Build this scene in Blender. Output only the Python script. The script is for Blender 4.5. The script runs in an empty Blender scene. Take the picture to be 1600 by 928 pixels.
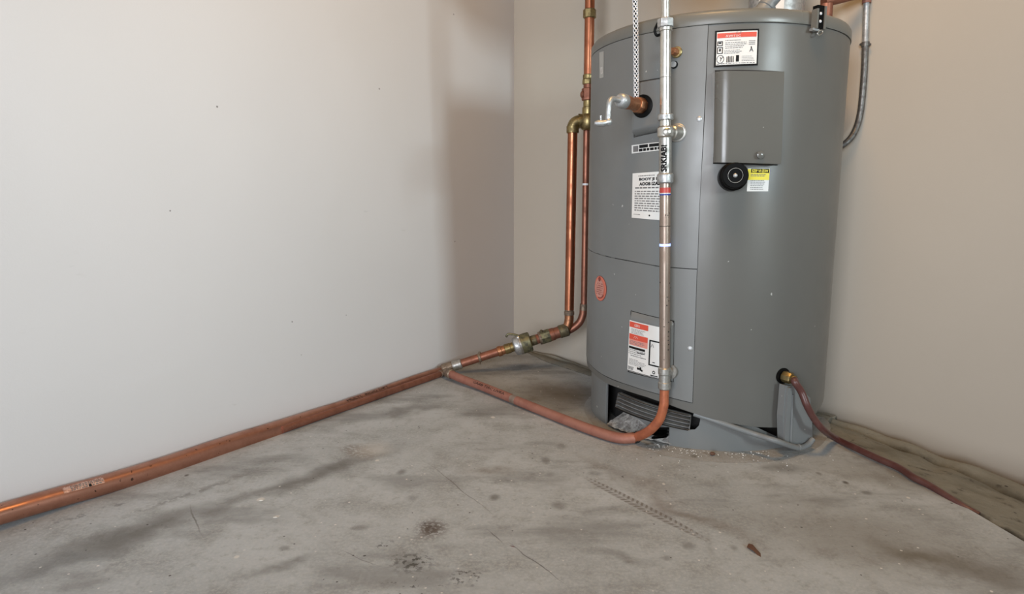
import bpy, bmesh, random
from math import *
from mathutils import Vector as V, Matrix, noise
S = bpy.context.scene
col = S.collection
random.seed(7)

# ---------------------------------------------------------------- camera, world, lights, exposure
F, PITCH, CAMH = 1000.0, 0.1486, 0.71
cam = bpy.data.objects.new('camera', bpy.data.cameras.new('camera')); col.objects.link(cam)
cam.data.sensor_width = 36.0; cam.data.lens = 36.0 * F / 1600.0
cam.data.clip_start = 0.02
cam.location = (0, 0, CAMH); cam.rotation_euler = (pi / 2 - PITCH, 0, 0)
S.camera = cam
S.view_settings.view_transform = 'Standard'; S.view_settings.look = 'None'
S.view_settings.gamma = 1.0; S.view_settings.use_curve_mapping = False
S.view_settings.exposure = 0.0
W = bpy.data.worlds.new('world'); S.world = W; W.use_nodes = True
bg = W.node_tree.nodes['Background']; bg.inputs[0].default_value = (1.0, 0.74, 0.56, 1); bg.inputs[1].default_value = 0.055

def area(name, loc, target, sx, sy, power, color, spread=180):
    l = bpy.data.lights.new(name, 'AREA'); l.shape = 'RECTANGLE'; l.size = sx; l.size_y = sy
    l.energy = power; l.color = color; l.spread = radians(spread)
    o = bpy.data.objects.new(name, l); col.objects.link(o); o.location = loc
    o.rotation_euler = (V(target) - V(loc)).to_track_quat('-Z', 'Y').to_euler()
    return o
area('daylight_doorway', (-2.3, -4.8, 1.4), (0.4, 2.2, 0.5), 2.6, 2.0, 352, (0.87, 0.92, 1.0))
area('daylight_window', (2.8, -1.6, 1.5), (-0.75, 2.0, 0.95), 0.5, 0.7, 13.5, (0.82, 0.96, 1.0), 60)
area('wall_patch_fill', (1.9, -0.6, 1.35), (-1.22, 1.25, 1.02), 0.30, 0.22, 1.35, (0.95, 0.98, 1.0), 40)  # added narrow fill light that makes the bright patch on the left wall
area('ceiling_lamp', (0.35, 1.1, 2.45), (0.35, 2.2, 0), 0.5, 0.5, 19, (1.0, 0.58, 0.22))

# ---------------------------------------------------------------- helpers
CP, SP = cos(PITCH), sin(PITCH)
def ray(x, y):
    a, b = (x - 800) / F, (y - 464) / F
    return V((a, -SP * b + CP, -CP * b - SP))
C0 = V((0, 0, CAMH))
def on_floor(x, y, z=0.0):
    d = ray(x, y); return C0 + d * ((z - CAMH) / d.z)
def at_y(x, y, Y):
    d = ray(x, y); return C0 + d * (Y / d.y)
def on_vertical(x, y, P, e):                 # vertical plane through P along e
    d = ray(x, y); n = V((e[1], -e[0])); return C0 + d * ((n.x * P[0] + n.y * P[1]) / (n.x * d.x + n.y * d.y))
T = V((0.634, 2.10)); RT = 0.38
def az(x, y, rad=RT):                        # a point seen on the drum, as angle and height
    d = ray(x, y); a = d.x ** 2 + d.y ** 2; b = -2 * (d.x * T.x + d.y * T.y); c = T.x ** 2 + T.y ** 2 - rad * rad
    q = b * b - 4 * a * c
    t = (-b - sqrt(q)) / 2 / a if q > 0 else -b / 2 / a
    P = C0 + d * t
    return atan2(P.x - T.x, -(P.y - T.y)), P.z
def tp(a, z, rad=RT): return V((T.x + rad * sin(a), T.y - rad * cos(a), z))
def nrm(a): return V((sin(a), -cos(a), 0))
def interp(tab, x):
    if x <= tab[0][0]: return tab[0][1]
    for (x0, y0), (x1, y1) in zip(tab, tab[1:]):
        if x <= x1: return y0 + (y1 - y0) * (x - x0) / (x1 - x0 + 1e-12)
    return tab[-1][1]

def obj(name, bm, mat, parent=None, label=None, smooth=True, angle=38, kind=None):
    me = bpy.data.meshes.new(name)
    bmesh.ops.remove_doubles(bm, verts=bm.verts, dist=1e-6)
    bmesh.ops.recalc_face_normals(bm, faces=bm.faces)
    off = V((0, 0, 0)); p = parent
    while p: off += p.location; p = p.parent
    if parent is None and bm.verts:
        xs = [v.co for v in bm.verts]
        off = V((sum(v.x for v in xs) / len(xs), sum(v.y for v in xs) / len(xs), min(v.z for v in xs)))
        if kind == 'structure': off = V((0, 0, 0))
    for v in bm.verts: v.co -= off
    bm.to_mesh(me); bm.free()
    for m in (mat if isinstance(mat, (list, tuple)) else [mat]): me.materials.append(m)
    if smooth:
        for q in me.polygons: q.use_smooth = True
        me.set_sharp_from_angle(angle=radians(angle))
    o = bpy.data.objects.new(name, me); col.objects.link(o)
    if parent: o.parent = parent
    else: o.location = off
    if label: o['label'] = label
    if kind: o['kind'] = kind
    return o
def thing(name, loc, label, cat, group=None):
    o = bpy.data.objects.new(name, None); col.objects.link(o); o.location = loc; o.empty_display_size = .05
    o['label'] = label; o['category'] = cat
    if group: o['group'] = group
    return o
def tag(o, label, cat, group=None):
    o['label'] = label; o['category'] = cat
    if group: o['group'] = group
    return o

def spline(pts, n=8):
    P = [V(p) for p in pts]; out = []
    Q = [2 * P[0] - P[1]] + P + [2 * P[-1] - P[-2]]
    for i in range(1, len(Q) - 2):
        a, b, c, d = Q[i - 1:i + 3]
        for k in range(n):
            t = k / n
            out.append(.5 * ((2 * b) + (c - a) * t + (2 * a - 5 * b + 4 * c - d) * t * t + (3 * b - a - 3 * c + d) * t ** 3))
    return out + [P[-1]]
def tube(pts, r, seg=20, bm=None, caps=True, n0=None):
    bm = bm or bmesh.new(); P = [V(p) for p in pts]; N = len(P)
    tn = [(P[min(i + 1, N - 1)] - P[max(i - 1, 0)]).normalized() for i in range(N)]
    u = n0 or tn[0].orthogonal().normalized(); rings = []
    for i in range(N):
        u = (u - tn[i] * u.dot(tn[i])).normalized(); w = tn[i].cross(u)
        rr = r(i / (N - 1)) if callable(r) else (r[i] if isinstance(r, (list, tuple)) else r)
        rings.append([bm.verts.new(P[i] + (u * cos(2 * pi * k / seg) + w * sin(2 * pi * k / seg)) * rr) for k in range(seg)])
    for a, b in zip(rings, rings[1:]):
        for k in range(seg): bm.faces.new((a[k], a[(k + 1) % seg], b[(k + 1) % seg], b[k]))
    if caps: bm.faces.new(rings[0][::-1]); bm.faces.new(rings[-1])
    return bm
def revolve(P0, axis, prof, seg=24, bm=None, twist=0):       # prof: (distance along axis, radius)
    bm = bm or bmesh.new(); ax = V(axis).normalized(); u = ax.orthogonal().normalized()
    if abs(ax.z) < .99: u = ax.cross(V((0, 0, 1))).normalized()
    w = ax.cross(u); P0 = V(P0); rings = []
    for t, r in prof:
        rings.append([bm.verts.new(P0 + ax * t + (u * cos(twist + 2 * pi * k / seg) + w * sin(twist + 2 * pi * k / seg)) * max(r, 1e-5)) for k in range(seg)])
    for a, b in zip(rings, rings[1:]):
        for k in range(seg): bm.faces.new((a[k], a[(k + 1) % seg], b[(k + 1) % seg], b[k]))
    bm.faces.new(rings[0][::-1]); bm.faces.new(rings[-1])
    return bm
def ringprof(h, r, b=.0012): return [(0, r - b), (b, r), (h - b, r), (h, r - b)]
def hexnut(P0, axis, h, r, seg=6, bm=None, twist=.3): return revolve(P0, axis, [(0, r * .9), (h * .12, r), (h * .88, r), (h, r * .9)], seg, bm, twist)
def box(bm, c, ax, ay, az_, hx, hy, hz):
    c, ax, ay, az_ = V(c), V(ax).normalized(), V(ay).normalized(), V(az_).normalized()
    v = [bm.verts.new(c + ax * hx * i + ay * hy * j + az_ * hz * k) for i in (-1, 1) for j in (-1, 1) for k in (-1, 1)]
    for f in ((0, 1, 3, 2), (4, 6, 7, 5), (0, 4, 5, 1), (2, 3, 7, 6), (0, 2, 6, 4), (1, 5, 7, 3)): bm.faces.new([v[i] for i in f])
    return bm
def lerp(a, b, t): return a + (b - a) * t
class Quad:                                   # four corners on the drum (TL TR BR BL), bilinear in between
    def __init__(s, tl, tr, br, bl, rad=RT): s.c = [az(*p, rad) for p in (tl, tr, br, bl)]
    def at(s, u, v):
        tl, tr, br, bl = s.c
        return tuple(lerp(lerp(tl[i], tr[i], u), lerp(bl[i], br[i], u), v) for i in (0, 1))
    def patch(s, off, u0=0, u1=1, v0=0, v1=1, nu=8, nv=1, bm=None, thick=0, prof=None):
        bm = bm or bmesh.new()
        def pt(u, v, o): return bm.verts.new(tp(*s.at(lerp(u0, u1, u), lerp(v0, v1, v)), RT + o))
        h = (lambda u, v: prof(u, v)) if prof else (lambda u, v: off)
        g = [[pt(i / nu, j / nv, h(i / nu, j / nv)) for i in range(nu + 1)] for j in range(nv + 1)]
        for j in range(nv):
            for i in range(nu): bm.faces.new((g[j][i], g[j + 1][i], g[j + 1][i + 1], g[j][i + 1]))
        if thick:
            rim = [(i, 0) for i in range(nu + 1)] + [(nu, j) for j in range(1, nv + 1)] + [(i, nv) for i in range(nu - 1, -1, -1)] + [(0, j) for j in range(nv - 1, 0, -1)]
            low = [pt(i / nu, j / nv, -.001) for i, j in rim]
            for k in range(len(rim)):
                k2 = (k + 1) % len(rim)
                bm.faces.new((g[rim[k][1]][rim[k][0]], g[rim[k2][1]][rim[k2][0]], low[k2], low[k]))
        return bm
def text_tris(s, bold=0.0):
    c = bpy.data.curves.new('lettering', 'FONT'); c.body = s; c.resolution_u = 2; c.offset = bold
    o = bpy.data.objects.new('lettering', c); col.objects.link(o)
    dg = bpy.context.evaluated_depsgraph_get(); me = bpy.data.meshes.new_from_object(o.evaluated_get(dg))
    vs = [v.co.copy() for v in me.vertices]; fs = [tuple(p.vertices) for p in me.polygons]
    bpy.data.objects.remove(o); bpy.data.curves.remove(c); bpy.data.meshes.remove(me)
    x0 = min(v.x for v in vs); x1 = max(v.x for v in vs); y0 = min(v.y for v in vs); y1 = max(v.y for v in vs)
    return [((v.x - x0) / (x1 - x0), (v.y - y0) / (y1 - y0)) for v in vs], fs
def lettering(bm, s, fn, bold=0.0):           # fn(u, v) -> world point; u along the line, v up
    vs, fs = text_tris(s, bold); f2 = bmesh.new(); b = [f2.verts.new((u, v, 0)) for u, v in vs]
    for f in fs:
        try: f2.faces.new([b[i] for i in f])
        except ValueError: pass
    bmesh.ops.triangulate(f2, faces=f2.faces)
    for _ in range(3):
        long_ = [e for e in f2.edges if (e.verts[0].co - e.verts[1].co).length > .15]
        if long_: bmesh.ops.subdivide_edges(f2, edges=long_, cuts=1); bmesh.ops.triangulate(f2, faces=f2.faces)
    m = {v: bm.verts.new(fn(v.co.x, v.co.y)) for v in f2.verts}
    for f in f2.faces: bm.faces.new([m[v] for v in f.verts])
    f2.free(); return bm
def label_text(bm, q, s, u0, u1, v0, v1, off=.0016, bold=0.0):
    return lettering(bm, s, lambda u, v: tp(*q.at(lerp(u0, u1, u), lerp(v1, v0, v)), RT + off), bold)
def fine_print(bm, q, u0, u1, v0, v1, rows, off=.0015, fill=.5, ragged=.25):    # rows of tiny unreadable words
    for r in range(rows):
        va = lerp(v0, v1, (r + .5 - fill / 2) / rows); vb = lerp(v0, v1, (r + .5 + fill / 2) / rows)
        u = u0; end = u1 - random.random() * ragged * (u1 - u0)
        while u < end:
            w = (u1 - u0) * random.uniform(.04, .14); e = min(u + w, end)
            q.patch(off, u, e, va, vb, 1, 1, bm); u = e + (u1 - u0) * .025
    return bm

# ---------------------------------------------------------------- materials
def mat(name, color=(.5, .5, .5), rough=.5, metal=0.0, spec=.5):
    m = bpy.data.materials.new(name); m.use_nodes = True
    b = m.node_tree.nodes['Principled BSDF']
    b.inputs['Base Color'].default_value = (*color, 1); b.inputs['Roughness'].default_value = rough
    b.inputs['Metallic'].default_value = metal; b.inputs['Specular IOR Level'].default_value = spec
    m['b'] = 0
    return m, m.node_tree, b
def lin(r, g, b): return tuple(((c / 255 + .055) / 1.055) ** 2.4 if c > 10 else c / 255 / 12.92 for c in (r, g, b))
class N:                                      # tiny node helper
    def __init__(s, nt): s.nt = nt
    def add(s, t, **k):
        n = s.nt.nodes.new(t)
        for a, b in k.items(): setattr(n, a, b)
        return n
    def link(s, a, b): s.nt.links.new(a, b)
    def put(s, inp, v):
        if hasattr(v, 'is_linked') or isinstance(v, bpy.types.NodeSocket): s.link(v, inp)
        else: inp.default_value = v
    def coord(s): return s.add('ShaderNodeTexCoord').outputs['Object']
    def world(s): return s.add('ShaderNodeNewGeometry').outputs['Position']
    def noise(s, co, scale, detail=4, rough=.55, dist=0):
        n = s.add('ShaderNodeTexNoise'); s.link(co, n.inputs['Vector']); n.inputs['Scale'].default_value = scale
        n.inputs['Detail'].default_value = detail; n.inputs['Roughness'].default_value = rough; n.inputs['Distortion'].default_value = dist
        return n.outputs['Fac']
    def ramp(s, x, a, b, y0=0.0, y1=1.0):
        n = s.add('ShaderNodeMapRange', interpolation_type='SMOOTHSTEP'); s.put(n.inputs['Value'], x)
        for k, v in zip(('From Min', 'From Max', 'To Min', 'To Max'), (a, b, y0, y1)): n.inputs[k].default_value = v
        return n.outputs[0]
    def math(s, op, a, b=0.0):
        n = s.add('ShaderNodeMath', operation=op); s.put(n.inputs[0], a); s.put(n.inputs[1], b); return n.outputs[0]
    def mix(s, f, a, b):
        n = s.add('ShaderNodeMix', data_type='RGBA'); s.put(n.inputs[0], f)
        s.put(n.inputs[6], a if not isinstance(a, tuple) else (*a, 1)); s.put(n.inputs[7], b if not isinstance(b, tuple) else (*b, 1))
        return n.outputs[2]
    def scalev(s, co, v):
        n = s.add('ShaderNodeVectorMath', operation='MULTIPLY'); s.link(co, n.inputs[0]); n.inputs[1].default_value = v; return n.outputs[0]
    def bump(s, h, strength, dist, bsdf):
        n = s.add('ShaderNodeBump'); n.inputs['Strength'].default_value = strength; n.inputs['Distance'].default_value = dist
        s.link(h, n.inputs['Height']); s.link(n.outputs[0], bsdf.inputs['Normal'])

def metal_mat(name, c1, c2, rough, scale=30, metal=.95, amount=(.4, .65), r2=None, specks=0.0):
    m, nt, b = mat(name, c1, rough, metal); n = N(nt); co = n.world()
    f = n.ramp(n.noise(co, scale, 6, .65), *amount)
    base = n.mix(f, c1, c2)
    if specks: base = n.mix(n.ramp(n.noise(co, 75, 3, .5), specks, specks + .03, 0, .85), base, (.045, .028, .022))
    n.link(base, b.inputs['Base Color'])
    n.link(n.ramp(f, 0, 1, rough, r2 or rough + .18), b.inputs['Roughness'])
    return m
copper = metal_mat('copper', (.46, .23, .16), (.34, .155, .105), .30, 14, .85, (.35, .75), None, .685)
copper_old = metal_mat('copper_tarnished', (.34, .145, .095), (.21, .09, .06), .45, 16, .75, (.35, .75))
copper_dull = metal_mat('copper_dull', (.36, .16, .115), (.30, .125, .09), .5, 12, .4)
copper_orange = metal_mat('copper_heated', (.50, .16, .075), (.36, .11, .055), .36, 25, .4)
copper_new = metal_mat('copper_bright', (.48, .23, .12), (.34, .15, .08), .38, 60, .9)
copper_brown = metal_mat('copper_brown', (.36, .285, .235), (.31, .235, .19), .34, 12, .75)
copper_red = metal_mat('copper_riser', (.44, .17, .09), (.30, .105, .055), .30, 14, .9, (.35, .75))
brass = metal_mat('brass', (.33, .26, .12), (.19, .145, .07), .38, 45, .9)
brass_dark = metal_mat('brass_tarnished', (.20, .17, .10), (.10, .085, .055), .5, 60, .7)
brass_green = metal_mat('brass_green', (.22, .21, .12), (.10, .10, .07), .45, 50, .7)
bronze = metal_mat('bronze_collar', (.26, .20, .145), (.16, .12, .09), .5, 70, .6)
steel = metal_mat('galvanised_steel', (.66, .64, .59), (.55, .53, .48), .28, 40, .95)
steel_dull = metal_mat('dull_steel', (.45, .44, .41), (.32, .31, .29), .38, 60, .85)
zinc = metal_mat('zinc', (.52, .53, .53), (.36, .37, .37), .42, 60, .8)
conduit_m = metal_mat('dark_conduit', (.19, .185, .175), (.12, .115, .11), .42, 80, .7)
black_rubber, _, _ = mat('black_plastic', (.004, .004, .004), .42, 0, .10)
black_matt, _, _ = mat('black_soot_and_gaps', (.012, .011, .010), .85)  # burner soot and dark collars; also the shade in joints and cover gaps
ink, _, _ = mat('black_ink', (.012, .012, .012), .6, 0, .12)
ink_grey, _, _ = mat('grey_ink', (.16, .155, .15), .6)
paper, _, _ = mat('white_label', (.72, .71, .68), .45)
paper_dim, _, _ = mat('faded_label', (.33, .33, .31), .5)
red_ink, _, _ = mat('red_print', (.62, .075, .04), .5)
pink_ink, _, _ = mat('pink_print', (.66, .26, .21), .5)
orange_st, _, _ = mat('orange_sticker', (.60, .16, .10), .5)
orange_pale, _, _ = mat('orange_pale', (.52, .24, .19), .5)
orange_dark, _, _ = mat('orange_dark', (.22, .03, .02), .5)
yellow, _, _ = mat('yellow_print', (.80, .66, .02), .45)
blue_band, _, _ = mat('blue_band', (.015, .05, .30), .4)
white_band, _, _ = mat('white_band', (.75, .76, .78), .4)
red_band, _, _ = mat('red_band', (.50, .06, .045), .4)
glow, nt_, b_ = mat('blue_reflection_glow', (.5, .6, 1), .4)
b_.inputs['Emission Color'].default_value = (.22, .32, 1.0, 1); b_.inputs['Emission Strength'].default_value = 1.7  # emission stands in for a bright reflection on the pipe
maroon, nt_, b_ = mat('maroon_rubber', (.075, .022, .02), .38)
n = N(nt_); f = n.ramp(n.noise(n.world(), 28, 5, .6), .42, .66)
n.link(n.mix(f, (.085, .030, .026), (.105, .045, .038)), b_.inputs['Base Color'])

def enamel(name, c, rough=.32):
    m, nt, b = mat(name, c, rough, 0, .42); n = N(nt); co = n.world()
    big = n.noise(co, 2.2, 4, .6); fine = n.noise(co, 60, 3, .6)
    c2 = tuple(x * .90 for x in c)
    base = n.mix(n.ramp(big, .35, .7), c, c2)
    chips = n.ramp(n.noise(co, 38, 2, .5), .765, .785)
    n.link(n.mix(chips, base, (.45, .45, .43)), b.inputs['Base Color'])
    n.link(n.ramp(big, .3, .7, rough - .05, rough + .1), b.inputs['Roughness'])
    n.bump(fine, .06, .002, b)
    return m
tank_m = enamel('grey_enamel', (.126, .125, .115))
tank_panel = enamel('grey_enamel_panel', (.168, .174, .170))  # separate sheets; brighter light on the drum's left partly put into their grey
tank_cap = enamel('grey_enamel_cap', (.150, .150, .136), .32)
box_m = enamel('grey_enamel_cover', (.128, .126, .114), .20)
grey_paint = enamel('grey_painted_steel', (.19, .20, .20), .42)
grille_m = metal_mat('grille_steel', (.24, .24, .23), (.17, .16, .15), .5, 20, .2)
ash_m, nt_, b_ = mat('ash', (.3, .28, .26), .95)
n = N(nt_); f = n.noise(n.world(), 55, 6, .7)
n.link(n.mix(n.ramp(f, .34, .62), (.20, .18, .165), (.52, .50, .47)), b_.inputs['Base Color']); n.bump(f, .8, .01, b_)

def wall_mat(name, c):
    m, nt, b = mat(name, c, .62, 0, .3); n = N(nt); co = n.world()
    cloud = n.ramp(n.noise(co, 1.3, 3, .5), .3, .7)
    base = n.mix(cloud, c, tuple(x * .955 for x in c))
    v = n.add('ShaderNodeTexVoronoi'); n.link(co, v.inputs['Vector']); v.inputs['Scale'].default_value = 9; v.inputs['Randomness'].default_value = 1
    sep = n.add('ShaderNodeSeparateColor'); n.link(v.outputs['Color'], sep.inputs[0])
    speck = n.math('MULTIPLY', n.ramp(v.outputs['Distance'], .018, .034, 1, 0), n.ramp(sep.outputs[0], .55, .57))
    scuff = n.math('MULTIPLY', n.ramp(n.noise(n.scalev(co, (1, 1, 4)), 9, 3, .6), .70, .76), n.ramp(n.noise(co, 2.0, 2), .5, .6))
    base = n.mix(n.math('MULTIPLY', scuff, .3), base, (.30, .29, .28))
    n.link(n.mix(n.math('MULTIPLY', speck, .8), base, (.07, .06, .055)), b.inputs['Base Color'])
    n.bump(n.noise(co, 220, 3, .6), .12, .002, b)
    return m
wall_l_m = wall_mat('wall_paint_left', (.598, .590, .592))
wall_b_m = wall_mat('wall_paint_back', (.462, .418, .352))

def blob_group():
    g = bpy.data.node_groups.new('stain_shade', 'ShaderNodeTree')
    for nm, ty in (('Position', 'NodeSocketVector'), ('Center', 'NodeSocketVector'), ('Angle', 'NodeSocketFloat'), ('Inv', 'NodeSocketVector'), ('Soft', 'NodeSocketFloat')):
        g.interface.new_socket(nm, in_out='INPUT', socket_type=ty)
    g.interface.new_socket('Mask', in_out='OUTPUT', socket_type='NodeSocketFloat')
    g.interface.new_socket('Local', in_out='OUTPUT', socket_type='NodeSocketVector')
    i = g.nodes.new('NodeGroupInput'); o = g.nodes.new('NodeGroupOutput')
    s = g.nodes.new('ShaderNodeVectorMath'); s.operation = 'SUBTRACT'; g.links.new(i.outputs[0], s.inputs[0]); g.links.new(i.outputs[1], s.inputs[1])
    r = g.nodes.new('ShaderNodeVectorRotate'); r.rotation_type = 'Z_AXIS'; g.links.new(s.outputs[0], r.inputs['Vector']); g.links.new(i.outputs[2], r.inputs['Angle'])
    m = g.nodes.new('ShaderNodeVectorMath'); m.operation = 'MULTIPLY'; g.links.new(r.outputs[0], m.inputs[0]); g.links.new(i.outputs[3], m.inputs[1])
    l = g.nodes.new('ShaderNodeVectorMath'); l.operation = 'LENGTH'; g.links.new(m.outputs[0], l.inputs[0])
    k = g.nodes.new('ShaderNodeMapRange'); k.interpolation_type = 'SMOOTHSTEP'
    g.links.new(l.outputs['Value'], k.inputs['Value']); g.links.new(i.outputs[4], k.inputs['From Min']); k.inputs['From Max'].default_value = 1.0
    k.inputs['To Min'].default_value = 1; k.inputs['To Max'].default_value = 0
    g.links.new(k.outputs[0], o.inputs[0]); g.links.new(m.outputs[0], o.inputs[1])
    return g
STAIN_SHADE = blob_group()

def concrete():
    m, nt, b = mat('concrete', (.3, .29, .27), .5, 0, .5); n = N(nt); co = n.world()
    flat = n.scalev(co, (1, 1, 0))
    wob = n.add('ShaderNodeTexNoise'); n.link(flat, wob.inputs['Vector']); wob.inputs['Scale'].default_value = 9; wob.inputs['Detail'].default_value = 5
    def warp(amount):
        a = n.add('ShaderNodeVectorMath', operation='SUBTRACT'); n.link(wob.outputs['Color'], a.inputs[0]); a.inputs[1].default_value = (.5, .5, .5)
        c = n.add('ShaderNodeVectorMath', operation='MULTIPLY_ADD'); n.link(a.outputs[0], c.inputs[0]); c.inputs[1].default_value = (amount, amount, 0); n.link(flat, c.inputs[2])
        return c.outputs[0]
    w_small, w_big = warp(.025), warp(.16)
    big = n.noise(flat, 1.9, 7, .62, .3); mid = n.noise(flat, 8, 6, .65); fine = n.noise(flat, 130, 4, .7)
    base = n.mix(n.ramp(big, .33, .68), (.318, .338, .348), (.448, .476, .495))
    base = n.mix(n.ramp(mid, .46, .72, 0, .65), base, (.21, .21, .20))
    grit = n.noise(flat, 45, 5, .7)
    base = n.mix(n.ramp(grit, .50, .70, 0, .45), base, (.20, .20, .19))
    base = n.mix(n.ramp(fine, .40, .70, 0, .5), base, (.52, .53, .52))
    drift = n.noise(n.scalev(flat, (1, 2.6, 1)), 2.3, 5, .6)
    base = n.mix(n.ramp(drift, .50, .68, 0, .6), base, (.165, .165, .16))
    def stain_shade(px, py, w, h, color, amt=.6, ang=0.0, soft=.1, speck=None, warpc=None, tex=None):
        nonlocal base
        c = on_floor(px, py); dx = (on_floor(px + 1, py) - c).x; dy = on_floor(px, py - 1).y - c.y
        e = V((cos(ang), sin(ang)))                           # image direction of the long side (y up)
        d3 = V((e.x * dx + e.y * (on_floor(px, py - 1).x - c.x), e.y * dy)); al = atan2(d3.y, d3.x)
        q = V((-e.y, e.x)); d4 = V((q.x * dx, q.y * dy))
        L = w * d3.length; Wd = h * abs(d4.dot(V((-sin(al), cos(al)))))
        g = n.add('ShaderNodeGroup'); g.node_tree = STAIN_SHADE; n.link(warpc or w_small, g.inputs['Position'])
        g.inputs['Center'].default_value = (c.x, c.y, 0); g.inputs['Angle'].default_value = -al
        g.inputs['Inv'].default_value = (1 / L, 1 / Wd, 0); g.inputs['Soft'].default_value = soft
        f = n.math('MULTIPLY', g.outputs['Mask'], amt)
        if speck: f = n.math('MULTIPLY', f, n.ramp(n.noise(flat, speck[0], 4, .6), speck[1], speck[1] + .06))
        if tex: f = n.math('MULTIPLY', f, tex(g.outputs['Local']))
        base = n.mix(f, base, color)
    D = (.085, .075, .062); B = (.13, .095, .065); Bk = (.03, .027, .022); Pl = (.50, .47, .43)
    # broad patches: dirt, dark tones, and the heater's cast shade painted in
    stain_shade(480, 745, 260, 22, D, .68, .33, 0, warpc=w_big)
    stain_shade(200, 835, 230, 42, D, .78, .30, 0, warpc=w_big)
    stain_shade(110, 880, 150, 26, Bk, .45, .25, 0, warpc=w_big)
    stain_shade(640, 640, 110, 12, D, .6, .15, 0, warpc=w_big)
    stain_shade(430, 890, 110, 14, D, .5, .2, 0, warpc=w_big)
    stain_shade(300, 770, 170, 9, D, .5, .33, 0, warpc=w_small, speck=(40, .45))
    stain_shade(150, 800, 110, 16, Bk, .5, .28, 0, warpc=w_small, speck=(32, .56))
    stain_shade(760, 735, 60, 12, (.17, .14, .11), .5, 0, 0, warpc=w_big)
    stain_shade(960, 870, 90, 16, D, .4, -.2, 0, warpc=w_big)
    stain_shade(880, 615, 95, 36, (.10, .075, .045), .85, -.25, .1, warpc=w_big)  # heater's cast shadow, painted into the floor colour
    stain_shade(820, 575, 70, 12, Bk, .6, .05, 0, warpc=w_big)  # black patch on the floor behind the union
    stain_shade(770, 640, 90, 18, D, .45, .0, 0, warpc=w_big)
    stain_shade(1440, 875, 130, 40, (.10, .08, .05), .75, -.2, 0, warpc=w_big)
    stain_shade(1560, 905, 130, 50, (.09, .07, .05), .6, -.2, 0, warpc=w_big)
    stain_shade(1070, 800, 150, 22, B, .5, -.42, 0, warpc=w_big)
    stain_shade(1360, 740, 200, 35, (.15, .13, .095), .45, -.2, 0, warpc=w_big)
    stain_shade(1230, 735, 55, 14, D, .5, 0, 0, warpc=w_big)
    stain_shade(980, 745, 160, 14, B, .35, -.35, 0, warpc=w_big)
    stain_shade(560, 705, 30, 16, (.16, .13, .10), .7, -.5, .3, speck=(90, .42))
    stain_shade(582, 702, 40, 18, Pl, .5, -.1, .1)
    # oil spots and clusters
    stain_shade(1350, 840, 330, 95, (.14, .12, .09), .55, -.15, 0, warpc=w_big)
    stain_shade(675, 824, 38, 22, (.09, .065, .05), .95, 0, .1, speck=(105, .43))
    stain_shade(675, 824, 22, 13, (.08, .058, .045), .7, 0, .0)
    stain_shade(644, 878, 50, 24, Bk, .95, 0, .1, speck=(85, .50))
    stain_shade(640, 880, 30, 12, (.09, .085, .075), .6, 0, .0)
    stain_shade(604, 850, 22, 10, Bk, .95, .5, .1, speck=(85, .55))
    stain_shade(728, 900, 40, 22, Bk, .95, 0, .1, speck=(85, .54))
    stain_shade(650, 912, 80, 16, Bk, .9, 0, .1, speck=(85, .60))
    for p in ((625, 738, 11, 7, .6), (773, 777, 12, 8, .65), (873, 790, 16, 9, .45), (490, 737, 18, 7, .4), (643, 779, 14, 7, .35), (293, 743, 5, 3, .9), (562, 825, 18, 6, .45), (443, 857, 13, 6, .5), (1078, 853, 16, 9, .45), (1040, 872, 14, 6, .4), (1145, 855, 9, 6, .4), (1322, 754, 6, 4, .95), (1355, 770, 12, 5, .6), (1280, 740, 6, 4, .5), (853, 720, 10, 8, .5), (876, 697, 12, 7, .4), (860, 742, 10, 6, .3), (930, 740, 16, 6, .3)):
        stain_shade(*p[:4], D, p[4], 0, .2)
    # rubbed rope-like print, crack lines
    def cleats(loc):
        s = n.add('ShaderNodeSeparateXYZ'); n.link(loc, s.inputs[0])
        k = n.math('SINE', n.math('ADD', n.math('MULTIPLY', s.outputs[0], 95.0), n.math('MULTIPLY', n.math('ABSOLUTE', s.outputs[1]), 5.0)))
        return n.math('MULTIPLY', n.ramp(k, -.3, .5, .35, 1), n.ramp(n.math('ABSOLUTE', s.outputs[1]), .08, .3, .45, 1))
    stain_shade(1000, 790, 122, 8, (.115, .09, .07), .7, -.475, .75, tex=cleats, warpc=flat)
    stain_shade(1108, 850, 9, 30, (.10, .08, .06), .35, -.1, .2, tex=cleats, warpc=flat)
    stain_shade(835, 878, 75, 1.3, Bk, .75, -.64, .1)
    stain_shade(773, 838, 22, 1.0, Bk, .8, -.75, .1)
    stain_shade(800, 854, 7, 1.5, (.10, .015, .01), .9, -.3, .1)
    stain_shade(715, 760, 95, 1.0, D, .6, -.66, .1)
    stain_shade(305, 812, 32, 1.6, D, .7, -1.25, .1)
    stain_shade(560, 872, 50, 1.0, D, .5, -.4, .1)
    for p in ((408, 781, 7, 4), (430, 808, 5, 2.5), (370, 870, 5, 3), (1420, 778, 4, 2), (1035, 756, 3, 2), (770, 652, 4, 2), (590, 719, 4, 2)): stain_shade(*p, (.62, .60, .56), .9, 0, .5)
    # crumbs of paint and grit
    for sc, thr, colr, d in ((26, .66, (.68, .66, .63), .05), (38, .72, (.62, .61, .58), .06), (17, .72, Bk, .036), (31, .74, Bk, .05)):
        v = n.add('ShaderNodeTexVoronoi'); n.link(w_small, v.inputs['Vector']); v.inputs['Scale'].default_value = sc
        s = n.add('ShaderNodeSeparateColor'); n.link(v.outputs['Color'], s.inputs[0])
        base = n.mix(n.math('MULTIPLY', n.ramp(v.outputs['Distance'], d, d * 1.7, .9, 0), n.ramp(s.outputs[0], thr, thr + .01)), base, colr)
    n.link(base, b.inputs['Base Color'])
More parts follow.
